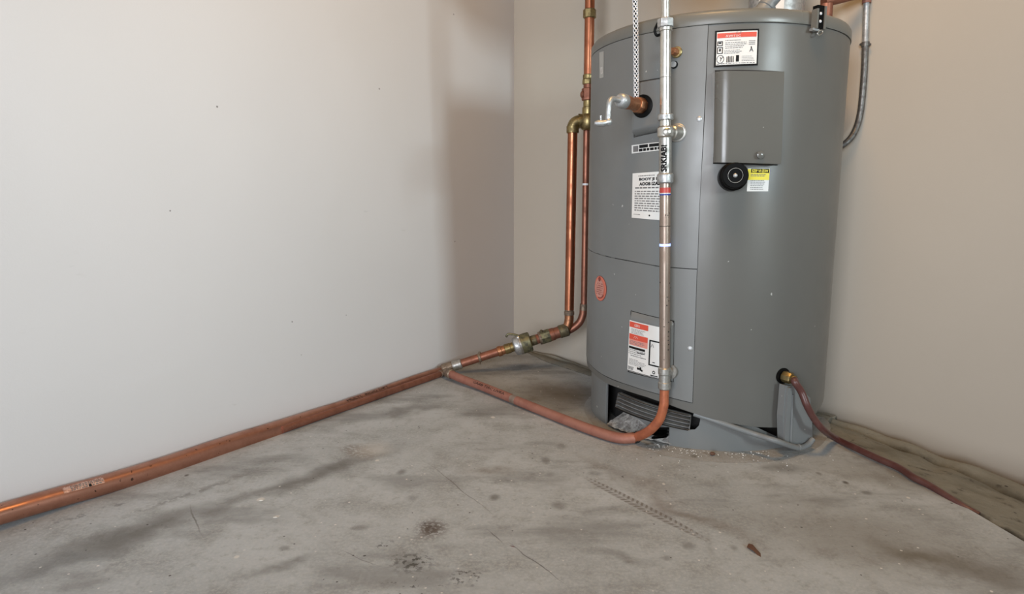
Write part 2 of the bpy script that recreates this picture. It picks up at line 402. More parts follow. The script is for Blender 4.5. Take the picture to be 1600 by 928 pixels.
    n.link(n.ramp(mid, .3, .7, .38, .6), b.inputs['Roughness'])
    hgt = n.math('ADD', n.math('MULTIPLY', fine, .5), mid)
    n.bump(hgt, .12, .004, b)
    return m
concrete_m = concrete()
def kerb_mat(name, c1, c2, c3, across=False):
    m, nt, b = mat(name, c1, .8); n = N(nt); co = n.world()
    base = n.mix(n.ramp(n.noise(co, 7, 6, .65), .35, .7), c1, c2)
    base = n.mix(n.ramp(n.noise(co, 22, 5, .7), .56, .70), base, c3)
    if across:                                # darker at the slab edge, in the groove and by the plaster; paler ridge
        t = n.add('ShaderNodeAttribute', attribute_name='across').outputs['Fac']
        t = n.math('ADD', t, n.math('MULTIPLY', n.math('SUBTRACT', n.noise(co, 18, 4, .6), .5), .10))
        base = n.mix(n.ramp(n.math('ABSOLUTE', n.math('SUBTRACT', t, .60)), .02, .09, .8, 0), base, (.055, .052, .042))
        base = n.mix(n.ramp(n.math('ABSOLUTE', n.math('SUBTRACT', t, .76)), .03, .10, .6, 0), base, (.33, .325, .28))
        base = n.mix(n.ramp(t, .86, .95, 0, .75), base, (.12, .075, .055))
        base = n.mix(n.ramp(t, .015, .055, .95, 0), base, (.02, .017, .014))
    v = n.add('ShaderNodeTexVoronoi'); n.link(co, v.inputs['Vector']); v.inputs['Scale'].default_value = 30
    sp = n.add('ShaderNodeSeparateColor'); n.link(v.outputs['Color'], sp.inputs[0])
    base = n.mix(n.math('MULTIPLY', n.ramp(v.outputs['Distance'], .10, .16, .9, 0), n.ramp(sp.outputs[0], .80, .81)), base, (.03, .022, .018) if across else (.62, .60, .57))
    n.link(base, b.inputs['Base Color']); n.bump(n.noise(co, 60, 5, .7), .5, .006, b); return m
kerb_m = kerb_mat('rough_concrete', (.25, .24, .20), (.17, .165, .135), (.09, .08, .062), True)
mortar_m = kerb_mat('mortar', (.31, .305, .29), (.24, .23, .21), (.13, .12, .10))
brown_m, _, _ = mat('brown_dry', (.10, .045, .025), .7)

# ---------------------------------------------------------------- setting
K = on_floor(803, 541); ANG = radians(-38.4)
WD = V((cos(ANG), sin(ANG)))                    # back wall direction
LP = V(on_floor(67, 795.5).xy); LD = (LP - V((K.x, K.y))).normalized(); LN = V((-LD.y, LD.x))
K2 = V((K.x, K.y)); WN = V((WD.y, -WD.x))       # into the room
def on_back(x, y): return on_vertical(x, y, K2, WD)
# floor slab: flat, ends short of the back wall where the concrete falls away
edge_px = [(853, 565.5), (921, 587.5)]
edge = [K.copy()] + [on_floor(*p) for p in edge_px] + [V((.60, 2.52, 0)), V((.93, 2.27, 0)), V((1.03, 2.02, 0))] + [on_floor(*p) for p in ((1290, 683), (1330, 698), (1380, 722), (1432, 748), (1500, 787), (1600, 846))]
e9 = edge[-1]; edge += [V((e9.x + .02, .9, 0)), V((e9.x + .05, -2.5, 0))]
bm = bmesh.new()
lw_far = K2 + LD * 5.5
vs = [bm.verts.new((p.x, p.y, 0)) for p in edge] + [bm.verts.new((lw_far.x, -2.5, 0)), bm.verts.new((lw_far.x, lw_far.y, 0))]
bm.faces.new(vs); bmesh.ops.triangulate(bm, faces=bm.faces)
obj('floor', bm, concrete_m, kind='structure', smooth=False)
# back wall: plaster sheet with an uneven lower edge
low_px = [(853, 560), (921, 584.5), (1290, 659), (1345, 676), (1387, 691), (1430, 703), (1480, 724), (1530, 736), (1600, 763)]
low3 = [(((V((p.x, p.y)) - K2).dot(WD)), p.z) for p in (on_back(*q) for q in low_px)]
low3 = [(0.0, 0.0)] + low3
sl = (low3[-1][1] - low3[-3][1]) / (low3[-1][0] - low3[-3][0])
low3 += [(low3[-1][0] + 1.6, low3[-1][1] + sl * 1.0)]
def wb(s, z, d=0.0): q = K2 + WD * s + WN * d; return V((q.x, q.y, z))
bm = bmesh.new(); ss = []
s_ = 0.0
while s_ < low3[-1][0]: ss.append(s_); s_ += .03
fr = [(s, interp(low3, s) + .0035 * noise.noise(V((s * 16, 1.3, 0))) + .002 * noise.noise(V((s * 60, 5, 0)))) for s in ss]
A = [bm.verts.new(wb(s, z)) for s, z in fr]; B2 = [bm.verts.new(wb(s, 2.6)) for s, z in fr]; A2 = [bm.verts.new(wb(s, z, -.014)) for s, z in fr]
for i in range(len(ss) - 1):
    bm.faces.new((A[i], A[i + 1], B2[i + 1], B2[i])); bm.faces.new((A2[i], A2[i + 1], A[i + 1], A[i]))
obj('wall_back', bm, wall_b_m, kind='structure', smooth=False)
bm = bmesh.new()
q0, q1 = K2, lw_far
v = [bm.verts.new((q0.x, q0.y, -.02)), bm.verts.new((q1.x, q1.y, -.02)), bm.verts.new((q1.x, q1.y, 2.6)), bm.verts.new((q0.x, q0.y, 2.6))]
o = [bm.verts.new((w.co.x - LN.x * .1, w.co.y - LN.y * .1, w.co.z)) for w in v]
bm.faces.new(v); bm.faces.new(o)
for i in range(4): bm.faces.new((v[i], v[(i + 1) % 4], o[(i + 1) % 4], o[i]))
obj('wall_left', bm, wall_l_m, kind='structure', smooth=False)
# rough concrete between slab edge and wall, with a trowelled groove
def walk(pl, n):
    L = [0.0]
    for a, b in zip(pl, pl[1:]): L.append(L[-1] + (b - a).length)
    return [[interp([(l, p[k]) for l, p in zip(L, pl)], L[-1] * i / (n - 1)) for k in range(3)] for i in range(n)]
sd = [0, .17, .43, .95, 1.28]
pairs = []
edge_s = []
for p in edge[:-1]:
    s = (V((p.x, p.y)) - K2).dot(WD); edge_s.append((s, p))
# pair every slab edge point with the wall point seen just above it
pair_px = {2: (921, 581), 6: (1293, 660), 7: (1345, 676), 8: (1400, 695), 9: (1465, 717), 10: (1530, 740), 11: (1610, 766)}
for i, p in enumerate(edge[:13]):
    if i == 0: s = 0
    elif i == 1: s = (V(on_back(853, 558).xy) - K2).dot(WD)
    elif i in pair_px: s = (V(on_back(*pair_px[i]).xy) - K2).dot(WD)
    elif i in (3, 4, 5): s = (V((p.x, p.y)) - K2).dot(WD)
    else: s = low3[-1][0] - .05
    pairs.append((p, s))
fine_pairs = []
for (p, s), (p2, s2) in zip(pairs, pairs[1:]):
    for k in range(8): fine_pairs.append((p.lerp(p2, k / 8), lerp(s, s2, k / 8)))
fine_pairs.append(pairs[-1])
bm = bmesh.new(); rows = []; lay_ = bm.verts.layers.float.new('across')
M = 44
for p, s in fine_pairs:
    w = wb(s, interp(low3, s) - .004, -.008); row = []
    for j in range(M + 1):
        t = j / M; q = p.lerp(w, t); wd = (w - p).length
        g = min(1, wd / .25)
        q.z += g * (.022 * sin(pi * t) - .030 * exp(-((t - .60) / .06) ** 2) + .018 * exp(-((t - .78) / .09) ** 2) - .014 * exp(-(t / .025) ** 2) + .010 * noise.noise(V((q.x * 14, q.y * 14, 0))) * sin(pi * t))
        nv_ = bm.verts.new(q); nv_[lay_] = t; row.append(nv_)
    rows.append(row)
for a, b in zip(rows, rows[1:]):
    for j in range(M):
        try: bm.faces.new((a[j], b[j], b[j + 1], a[j + 1]))
        except ValueError: pass
obj('trim_1', bm, kerb_m, kind='structure')
# mortar skim around the heater's foot
bm = bmesh.new()
def ring_r(a): return .432 - .045 * max(0, min(1, (-a - .75) / .6)) + .012 * noise.noise(V((cos(a) * 2.2, sin(a) * 2.2, 3))) - .030 * max(0, sin(a))
ra = []
for i in range(97):
    a = radians(-118 + 200 * i / 96)
    ra.append([bm.verts.new(tp(a, z, r)) for r, z in ((.30, .006), (.360, .006), (.366, .005), (ring_r(a) - .03, .004), (ring_r(a) - .014, .0026), (ring_r(a), .0003))])
for a, b in zip(ra, ra[1:]):
    for j in range(5): bm.faces.new((a[j], a[j + 1], b[j + 1], b[j]))
obj('trim_2', bm, mortar_m, kind='structure')

# ---------------------------------------------------------------- water heater
WH = thing('water_heater', (T.x, T.y, 0), 'big grey steel drum water heater with stickers standing in the corner', 'water heater')
ZT = 1.160; RS = .362
zl = sorted([az(*p) for p in ((949, 599.5), (975, 609), (1010, 620), (1045, 632), (1080, 644.5), (1130, 659), (1180, 667), (1222, 668), (1262, 656), (1280, 640))])
zl = [(-pi, zl[0][1] + .05), (zl[0][0] - .35, zl[0][1] + .012)] + zl + [(zl[-1][0] + .3, zl[-1][1] + .02), (pi, zl[-1][1] + .03)]
def zlow(a): return interp(zl, a)
bm = bmesh.new(); NS = 240; cols = []
for i in range(NS):
    a = -pi + 2 * pi * i / NS
    z0 = zlow(a)
    cols.append([bm.verts.new(tp(a, z, r)) for r, z in ((.33, z0 + .004), (.374, z0 + .001), (.3795, z0 + .0), (RT, z0 + .004), (RT, .5), (RT, .8), (RT, ZT), (.376, ZT + .004))])
for i in range(NS):
    a, b = cols[i], cols[(i + 1) % NS]
    for j in range(len(a) - 1): bm.faces.new((a[j], b[j], b[j + 1], a[j + 1]))
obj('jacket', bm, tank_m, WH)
# top cap with a rolled edge
bm = bmesh.new(); cols = []
for i in range(160):
    a = -pi + 2 * pi * i / 160
    zc = ZT + .002 + .006 * cos(a - .25) * 0
    cols.append([bm.verts.new(tp(a, zc + z, r)) for r, z in ((.377, 0), (.3822, .0), (.3828, .002), (.3822, .026), (.378, .033), (.368, .0375), (.30, .042), (.001, .044))])
for i in range(160):
    a, b = cols[i], cols[(i + 1) % 160]
    for j in range(7): bm.faces.new((a[j], b[j], b[j + 1], a[j + 1]))
obj('top_cap', bm, tank_cap, WH)
# skirt with its two openings
A_ = lambda x, y: az(x, y, RS)
a_l = A_(948, 640)[0]; a_slot = A_(1094, 657)[0]; a_low = A_(1046, 675)[0]
slotb = [A_(*p) for p in ((966, 640), (1020, 655), (1074, 671.5), (1086, 671), (1092, 665), (1094, 657))]
lowt = [A_(*p) for p in ((966, 640.5), (976, 643), (998, 655), (1012, 666), (1046, 667))]
cut = [A_(*p) for p in ((1176, 671), (1222, 686), (1268, 690))]; cut = [(cut[0][0], cut[0][1] + .012)] + cut[1:] + [(cut[2][0] + .3, .012)]
bm = bmesh.new()
angs = sorted([c[0] for c in cut] + [-pi + 2 * pi * i / 300 for i in range(301)] + [a_l - 1e-4, a_l + 1e-4, a_slot - 1e-4, a_slot + 1e-4, a_low - 1e-4, a_low + 1e-4, slotb[0][0], lowt[0][0]] + [s[0] for s in slotb[1:-1]] + [s[0] for s in lowt[1:-1]])
def spans(a):
    top = zlow(a) + .012
    if a > cut[0][0]: return [(0.0, min(top, interp(cut, a)))]
    if a < a_l or a > a_slot: return [(0.0, top)]
    if a < slotb[0][0]: return []
    sb = interp(slotb, a)
    if a < a_low: return [(max(interp(lowt, a), .001), sb)]
    return [(0.0, sb)]
for a0, a1 in zip(angs, angs[1:]):
    m = (a0 + a1) / 2; n_ = len(spans(m))
    if a1 - a0 < 1e-7 or not n_: continue
    (l0, h0) = (spans(a0) or spans(m))[0] if len(spans(a0)) == n_ and ((spans(a0)[0][0] > 0) == (spans(m)[0][0] > 0)) else spans(m)[0]
    (l1, h1) = (spans(a1) or spans(m))[0] if len(spans(a1)) == n_ and ((spans(a1)[0][0] > 0) == (spans(m)[0][0] > 0)) else spans(m)[0]
    if h0 - l0 < 1e-4 and h1 - l1 < 1e-4: continue
    o4 = [bm.verts.new(tp(x, z, RS)) for x, z in ((a0, l0), (a1, l1), (a1, h1), (a0, h0))]
    i4 = [bm.verts.new(tp(x, z, RS - .004)) for x, z in ((a0, l0), (a1, l1), (a1, h1), (a0, h0))]
    bm.faces.new(o4); bm.faces.new(i4[::-1])
    bm.faces.new((o4[0], i4[0], i4[1], o4[1])); bm.faces.new((o4[2], i4[2], i4[3], o4[3]))
    if abs(a0 - a_l) < 3e-4 or abs(a1 - a_l) < 3e-4 or abs(a0 - a_low) < 3e-4:
        bm.faces.new((o4[0], o4[3], i4[3], i4[0])); bm.faces.new((o4[1], i4[1], i4[2], o4[2]))
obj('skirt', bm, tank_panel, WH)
bm = revolve((T.x, T.y, .012), (0, 0, 1), [(0, .30), (.20, .30)], 64)
obj('burner_chamber', bm, black_matt, WH, 'black sooty burner chamber behind the opening')
# ash spilled in the opening
bm = bmesh.new(); g = []
for i in range(25):
    a = lerp(a_l + .02, a_low + .02, i / 24); row = []
    for j in range(9):
        r = lerp(.366, .305, j / 8)
        z = .012 + .050 * (j / 8) * (.55 + .45 * sin(pi * i / 24)) + .006 * noise.noise(V((i * .6, j * .8, 2)))
        row.append(bm.verts.new(tp(a, z, r)))
    g.append(row)
for a, b in zip(g, g[1:]):
    for j in range(8): bm.faces.new((a[j], a[j + 1], b[j + 1], b[j]))
tag(obj('ash', bm, ash_m, None, kind='stuff'), 'pale grey ash spilled in the low opening of the grey heater', 'ash')
# grille: louvre slats across the slot
GR = obj('grille', Quad((971, 613), (1079, 647.5), (1076, 670), (967, 636), RS).patch(-.030, nu=14, nv=2, thick=.004), black_matt, WH)
gq = Quad((972, 612), (1080, 646.5), (1076, 669.5), (967.5, 634.5), RS)
for k in range(4):
    v0, v1 = k * .25 + .012, k * .25 + .222
    bm = gq.patch(0, 0, 1, v0, v1, 14, 5, None, .004, prof=lambda u, v: -.020 + .012 * sin(pi * (.12 + v * .76)))
    obj('slat', bm, grille_m, GR)
gq2 = Quad((1021, 667), (1045, 667), (1044, 682), (1022, 685), RS)
for k in range(3):
    obj('slat', gq2.patch(-.020, 0, 1, k * .33 + .08, k * .33 + .26, 6, 1, None, .003), black_rubber, GR)
bm = bmesh.new(); q = Quad((1076, 647), (1080.5, 647.5), (1078, 669.5), (1074, 669), RS)
obj('bracket', q.patch(-.016, nu=2, nv=3, thick=.003), ash_m, GR)
# sheet metal panels (proud of the jacket, dark joints between)
Z1 = az(1106.5, 38)[1] - .002
def edge_line(pts): return sorted([(z, a) for a, z in (az(*p) for p in pts)])
vs_up = edge_line(((1106.5, 37.4), (1099.4, 200), (1093.3, 310), (1089.5, 420)))
vs_lo = edge_line(((1089, 421), (1085, 537), (1082, 628.5)))
mids = sorted([az(*p) for p in ((918.6, 390.6), (984, 407.5), (1031.7, 416.4), (1079.4, 420), (1089.5, 420.5))])
mids[0] = (mids[0][0] - .5, mids[0][1] + .02)
bots = sorted([az(*p) for p in ((921, 566), (942, 585), (984, 602), (1029, 615.5), (1045.7, 620.5), (1082.5, 629.5))])
bots[0] = (bots[0][0] - .45, bots[0][1] + .012)
def panel(name, zlo, zhi, vline, rad, a_from=-1.9):
    bm = bmesh.new(); n1 = 60; g = []
    zm_ = [(0.0), .04, .08, .25, .5, .75, .92, .96, 1.0]
    for i in range(n1 + 1):
        col_ = []
        for t in zm_:
            a_end = interp(vline, lerp(zlo(0), zhi(0), t)); a = lerp(a_from, a_end, i / n1)
            z = lerp(zlo(a), zhi(a), t)
            a = lerp(a_from, interp(vline, z), i / n1)
            col_.append(bm.verts.new(tp(a, z, rad)))
        g.append(col_)
    for a, b in zip(g, g[1:]):
        for j in range(len(zm_) - 1): bm.faces.new((a[j], b[j], b[j + 1], a[j + 1]))
    ret = bmesh.ops.extrude_edge_only(bm, edges=[e for e in bm.edges if e.is_boundary])
    for vv in [x for x in ret['geom'] if isinstance(x, bmesh.types.BMVert)]:
        d = V((vv.co.x - T.x, vv.co.y - T.y, 0)).normalized(); vv.co -= d * .003
    return obj(name, bm, tank_panel, WH)
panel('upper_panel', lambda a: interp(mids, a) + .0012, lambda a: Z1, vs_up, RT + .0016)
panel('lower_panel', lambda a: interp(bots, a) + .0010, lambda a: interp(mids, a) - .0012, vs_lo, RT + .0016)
# thin black strips painted as the shade in the panel joint gaps
def strip(name, pts, w, off=.0008, m=black_matt, n=40):
    bm = bmesh.new(); P = spline([(a, z, 0) for a, z in pts], 8); prev = None
    for i, p in enumerate(P):
        d = (P[min(i + 1, len(P) - 1)] - P[max(0, i - 1)]); d = V((d.x * RT, d.y)).normalized(); nn = V((-d.y / RT, d.x)) * w / 2
        cur = (bm.verts.new(tp(p.x + nn.x, p.y + nn.y, RT + off)), bm.verts.new(tp(p.x - nn.x, p.y - nn.y, RT + off)))
        if prev: bm.faces.new((prev[0], prev[1], cur[1], cur[0]))
        prev = cur
    return obj(name, bm, m, WH)
strip('joint_gap_shade', mids[:], .0024); strip('joint_gap_shade', [(a, z) for z, a in vs_up], .0026); strip('joint_gap_shade', [(a, z) for z, a in vs_lo], .0024); strip('joint_gap_shade', bots, .0022)
# raised cover around the relief valve
q = Quad((994, 130), (1042, 121.5), (1042, 203), (992, 214))
def rp(u, v): return .012 if .03 < u < .97 and .03 < v < .97 else .002
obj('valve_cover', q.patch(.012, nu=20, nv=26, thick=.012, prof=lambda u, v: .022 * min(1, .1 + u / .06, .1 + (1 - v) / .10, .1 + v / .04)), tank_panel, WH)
obj('cover_shadow_gap', Quad((993, 128.5), (1043, 120), (1043, 204), (991, 215)).patch(.0022, nu=12, nv=2), black_matt, WH)
# junction box cover
jq = Quad((1117, 113), (1217.5, 114.5), (1212.5, 257), (1114.5, 254), RT + .012)
def jprof(u, v):
    h = (.027 + .010 * (2 * u - 1) ** 2) * sqrt(max(0, 1 - (1 - min(1, (u + .02) / .28)) ** 2))
    return h * (1 if 0.001 < v < .999 else .96)
JB = obj('box_cover', jq.patch(.03, nu=28, nv=10, thick=.03, prof=jprof), box_m, WH, 'grey wiring box cover with a rounded left side')
fq = Quad((1113, 116), (1119, 112.5), (1116, 254.5), (1114.5, 254))
obj('side_flange', fq.patch(.006, nu=2, nv=6, thick=.006), tank_cap, JB)
obj('box_gap', Quad((1117, 110), (1219, 112), (1214, 258.5), (1114, 256)).patch(.0035, nu=12, nv=2, thick=.0035), black_matt, JB)  # black sheet drawn past the cover as the dark gap around it
def stud(px, py, r, h, m, parent, name='screw', base=0.0, seg=14):
    a, z = az(px, py, RT + base)
    return obj(name, revolve(tp(a, z, RT + base - .001), nrm(a), [(0, r), (h * .6, r), (h, r * .6)], seg), m, parent)
stud(1188.5, 242, .010, .005, box_m, JB, 'cover_screw', .034)
for p in ((1092.5, 186), (1078, 544.5)): s = stud(*p, .0075, .004, zinc, WH); 
for p in ((1058, 126), (1010, 143)): pass
# black reset knob
a, z = az(1143, 277); P = tp(a, z, RT); kn = (nrm(a) + V((.0, 0, .06))).normalized()
KB = obj('dial_knob', revolve(P, kn, [(0, .034), (.004, .037), (.028, .037), (.031, .033), (.033, .0335), (.048, .0335), (.051, .031), (.051, .021), (.047, .019), (.047, .005)], 40), black_rubber, WH, 'round black plastic knob')
obj('knob_ring', tube([P + kn * .0505 + (kn.cross(V((0, 0, 1))).normalized() * cos(t) + V((0, 0, 1)) * sin(t)) * .0185 for t in [2 * pi * k / 40 for k in range(41)]], .0007, 6, caps=False), steel_dull, KB)
obj('knob_screw', revolve(P + kn * .046, kn, [(0, .0055), (.004, .0055), (.006, .003)], 14), zinc, KB)
# warning label at the top
LQ = Quad((1117.3, 48.4), (1185.8, 45), (1183.6, 102.5), (1115.3, 105.6))
def plate(name, q, m, parent, off=.0022, nu=10, label=None, u0=0, u1=1, v0=0, v1=1): return obj(name, q.patch(off, u0, u1, v0, v1, nu, 2), m, parent, label)
def dark(name, bm, m, parent): return obj(name, bm, m, parent, smooth=False, kind='stuff')
def frame(bm, q, u0, u1, v0, v1, w, off, asp=1.0):
    q.patch(off, u0, u1, v0, v0 + w * asp, 4, 1, bm); q.patch(off, u0, u1, v1 - w * asp, v1, 4, 1, bm); q.patch(off, u0, u0 + w, v0, v1, 1, 1, bm); q.patch(off, u1 - w, u1, v0, v1, 1, 1, bm); return bm
def oval(bm, q, cu, cv, ru, rv, off, seg=24, inner=None):
    pts = [(cu + ru * cos(2 * pi * k / seg), cv + rv * sin(2 * pi * k / seg)) for k in range(seg)]
    o = [bm.verts.new(tp(*q.at(*p), RT + off)) for p in pts]
    if inner is None: bm.faces.new(o)
    else:
        i = [bm.verts.new(tp(*q.at(cu + (p[0] - cu) * inner, cv + (p[1] - cv) * inner), RT + off)) for p in pts]
        for k in range(seg): bm.faces.new((o[k], o[(k + 1) % seg], i[(k + 1) % seg], i[k]))
    return bm
L1 = plate('warning_label', LQ, ink, WH, .0020, label='black bordered white warning sticker with a red band')
plate('label_face', LQ, paper, L1, .0026, u0=.045, u1=.965, v0=.05, v1=.95)
plate('red_band', LQ, red_ink, L1, .0032, u0=.055, u1=.945, v0=.085, v1=.215)
bm = bmesh.new(); label_text(bm, LQ, '.......... F F', .22, .60, .07, .13, .0038)
fine_print(bm, LQ, .24, .62, .27, .31, 1, .0032); fine_print(bm, LQ, .24, .73, .33, .52, 4, .0032, .38); fine_print(bm, LQ, .22, .68, .54, .66, 3, .0032, .38); fine_print(bm, LQ, .06, .92, .90, .935, 1, .0032, .5, 0)
fine_print(bm, LQ, .62, .92, .72, .88, 4, .0032, .3); fine_print(bm, LQ, .77, .92, .30, .44, 3, .0032, .5)
dark('fine_print', bm, ink_grey, L1)
bm = bmesh.new(); label_text(bm, LQ, 'AVIITSC', .24, .58, .145, .20, .0038); dark('band_text', bm, paper, L1)
bm = bmesh.new()
frame(bm, LQ, .06, .185, .30, .43, .02, .0032); frame(bm, LQ, .06, .19, .46, .64, .02, .0032); LQ.patch(.0034, .09, .15, .33, .37, 2, 1, bm); oval(bm, LQ, .125, .54, .02, .045, .0034)
oval(bm, LQ, .14, .79, .085, .115, .0032, 28, .86)
for k in range(2):
    c = LQ.at(.12, .74)
lettering(bm, 'Y', lambda u, v: tp(*LQ.at(.10 + .08 * u + .03 * v, .85 - .12 * v), RT + .0034))
for s in range(5): LQ.patch(.0032, .28 + s * .035, .30 + s * .035, .73 - .01 * (s % 2), .89, 1, 1, bm)
LQ.patch(.0032, .49, .56, .70, .88, 2, 1, bm)
lettering(bm, 'A', lambda u, v: tp(*LQ.at(.79 + .09 * u, .62 - .12 * v), RT + .0034)); oval(bm, LQ, .83, .50, .012, .03, .0034)
dark('pictograms', bm, ink, L1)
# yellow label beside the knob
YQ = Quad((1168.5, 263), (1202.4, 263.5), (1200, 299), (1166.8, 299))
L2 = plate('yellow_label', YQ, paper, WH, .0008, label='small yellow and white sticker beside the black knob')
plate('yellow_half', YQ, yellow, L2, .0014, u0=.0, u1=1, v0=.03, v1=.50); plate('header_bar', YQ, ink, L2, .0020, u0=.14, u1=.97, v0=.01, v1=.19)
bm = bmesh.new(); label_text(bm, YQ, 'SZIP V! IZ/W', .18, .92, .04, .17, .0026, .03); dark('header_text', bm, yellow, L2)
bm = bmesh.new(); fine_print(bm, YQ, .14, .95, .23, .36, 2, .0020, .5); fine_print(bm, YQ, .14, .90, .49, .94, 6, .0016, .42); dark('fine_print', bm, ink_grey, L2)
# logo plate and specification sheet half behind the pipe
NQ = Quad((987.8, 227), (1046, 220.5), (1046, 233.5), (987.8, 240)); L3 = plate('name_plate', NQ, paper, WH, .0024, label='narrow white and black name plate')
bm = bmesh.new(); NQ.patch(.003, .05, .20, .15, .85, 2, 1, bm); dark('emblem', bm, ink_grey, L3)
bm = bmesh.new(); NQ.patch(.003, .23, .47, .10, .48, 2, 1, bm); NQ.patch(.003, .50, .96, .10, .48, 2, 1, bm); fine_print(bm, NQ, .22, .96, .52, .92, 1, .003, .8, 0); dark('dark_panels', bm, ink, L3)
SQ = Quad((989.3, 271), (1047, 267), (1046.5, 345), (987.8, 340)); L4 = plate('specification_sheet', SQ, paper, WH, .0024, label='white specification sheet with printed lines')
bm = bmesh.new(); label_text(bm, SQ, 'BOOY JI NI', .20, .78, .11, .19, .003, .05); label_text(bm, SQ, 'AOOB IZAS', .21, .76, .205, .28, .003, .05); oval(bm, SQ, .50, .92, .02, .02, .003); dark('bold_text', bm, ink, L4)
bm = bmesh.new(); fine_print(bm, SQ, .18, .66, .05, .085, 1, .003); fine_print(bm, SQ, .09, .95, .31, .345, 1, .003, .9)
for r in range(9): fine_print(bm, SQ, .08, .95, .39 + r * .052, .42 + r * .052, 1, .003, .8, .3 if r % 3 == 2 else .05)
fine_print(bm, SQ, .06, .28, .90, .93, 1, .003); dark('fine_print', bm, ink_grey, L4)
# faded sticker top left, pale patch
FQ = Quad((937.6, 82), (944.6, 80), (944.4, 121), (938, 122.5)); L5 = plate('faded_sticker', FQ, paper_dim, WH, .0024, 4, label='faded vertical sticker')
bm = bmesh.new(); label_text(bm, FQ, 'YON', .2, .8, .58, .86, .003); dark('sticker_text', bm, paper, L5)
# orange round sticker
OQ = Quad((928.5, 431), (948.5, 431), (948.5, 470), (928.5, 470))
oa0, oz0 = az(938.5, 450.5); bm = bmesh.new()
def disc(r, off, bm=None, dx=0, dz=0, seg=32):
    bm = bm or bmesh.new(); bm.faces.new([bm.verts.new(tp(oa0 + (dx + r * cos(2 * pi * k / seg)) / RT, oz0 + dz + r * sin(2 * pi * k / seg), RT + off)) for k in range(seg)]); return bm
L6 = obj('round_sticker', disc(.0395, .0022), orange_dark, WH, 'round orange sticker'); obj('sticker_face', disc(.0380, .0027), orange_st, L6); obj('sticker_center', disc(.029, .0032, dx=-.003), orange_pale, L6)
bm = bmesh.new(); disc(.0075, .0037, bm, -.002, .029, 14)
for k in range(6):
    for s in range(7):
        if random.random() < .7:
            x0 = -.022 + s * .006; z0_ = .016 - k * .0065
            bm.faces.new([bm.verts.new(tp(oa0 + x / RT, oz0 + zz, RT + .0037)) for x, zz in ((x0, z0_), (x0 + .004, z0_), (x0 + .004, z0_ - .0025), (x0, z0_ - .0025))])
for k in range(8):
    t0, t1 = -1.9 + k * .16, -1.9 + (k + 1) * .16
    bm.faces.new([bm.verts.new(tp(oa0 + r * cos(t) / RT, oz0 + r * sin(t), RT + .0037)) for r, t in ((.028, t0), (.028, t1), (.0315, t1), (.0315, t0))])
dark('sticker_print', bm, orange_dark, L6)
# lower access door and its label
DQ = Quad((986.8, 485.5), (1053.5, 501.5), (1052.5, 596), (982, 580))
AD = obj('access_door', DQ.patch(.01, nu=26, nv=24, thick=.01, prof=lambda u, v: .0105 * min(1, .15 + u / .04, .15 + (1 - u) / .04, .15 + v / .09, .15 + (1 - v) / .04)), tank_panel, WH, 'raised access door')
BQ = Quad((984, 499.8), (1044, 513.8), (1041, 594.5), (980.3, 578), RT + .011)
def dplate(name, m, parent, off, u0, u1, v0, v1): return obj(name, BQ.patch(off, u0, u1, v0, v1, 8, 2), m, parent)
obj('door_gap', Quad((986.3, 484.8), (1054, 500.8), (1053, 596.6), (981.6, 580.8)).patch(.0022, nu=12, nv=2), black_matt, AD)
L7 = obj('instruction_label', BQ.patch(.0116, nu=8, nv=2), paper, AD, 'white instruction label with two red bands')
def sub7(name, bm, m): return obj(name, bm, m, AD, smooth=False, kind='stuff')
bm = bmesh.new(); BQ.patch(.0122, .01, .52, .02, .125, 4, 1, bm); BQ.patch(.0122, .015, .52, .255, .36, 4, 1, bm); sub7('red_bands', bm, red_ink)
sub7('pink_box', BQ.patch(.0121, .02, .52, .36, .475, 4, 1), pink_ink)
bm = bmesh.new(); BQ.patch(.0122, .02, .46, .50, .545, 4, 1, bm); BQ.patch(.0122, .25, .46, .585, .60, 3, 1, bm); frame(bm, BQ, .56, .99, .28, .78, .035, .0122, .8)
label_text(bm, BQ, '/\\', .60, .68, .36, .42, .0126); BQ.patch(.0122, .66, .72, .70, .715, 2, 1, bm); fine_print(bm, BQ, .08, .5, .67, .69, 1, .0122, .6, 0)
oval(bm, BQ, .30, .905, .03, .025, .0122); oval(bm, BQ, .36, .90, .03, .035, .0122); oval(bm, BQ, .40, .925, .025, .02, .0122); oval(bm, BQ, .70, .90, .035, .035, .0122, 16, .5); BQ.patch(.0122, .62, .80, .955, .975, 3, 1, bm); BQ.patch(.0122, .01, .98, .985, .995, 6, 1, bm); fine_print(bm, BQ, .02, .18, .90, .97, 3, .0122, .6)
sub7('black_print', bm, ink)
bm = bmesh.new(); fine_print(bm, BQ, .07, .47, .145, .245, 4, .0122, .4); fine_print(bm, BQ, .04, .50, .38, .46, 3, .0125, .4); fine_print(bm, BQ, .02, .48, .55, .66, 3, .0122, .35); fine_print(bm, BQ, .04, .50, .74, .87, 5, .0122, .35, .5); sub7('fine_print', bm, ink_grey)
bm = bmesh.new(); label_text(bm, BQ, 'GER I', .15, .30, .05, .10, .0126); label_text(bm, BQ, '.-.-.', .15, .26, .29, .33, .0126); sub7('band_text', bm, paper)
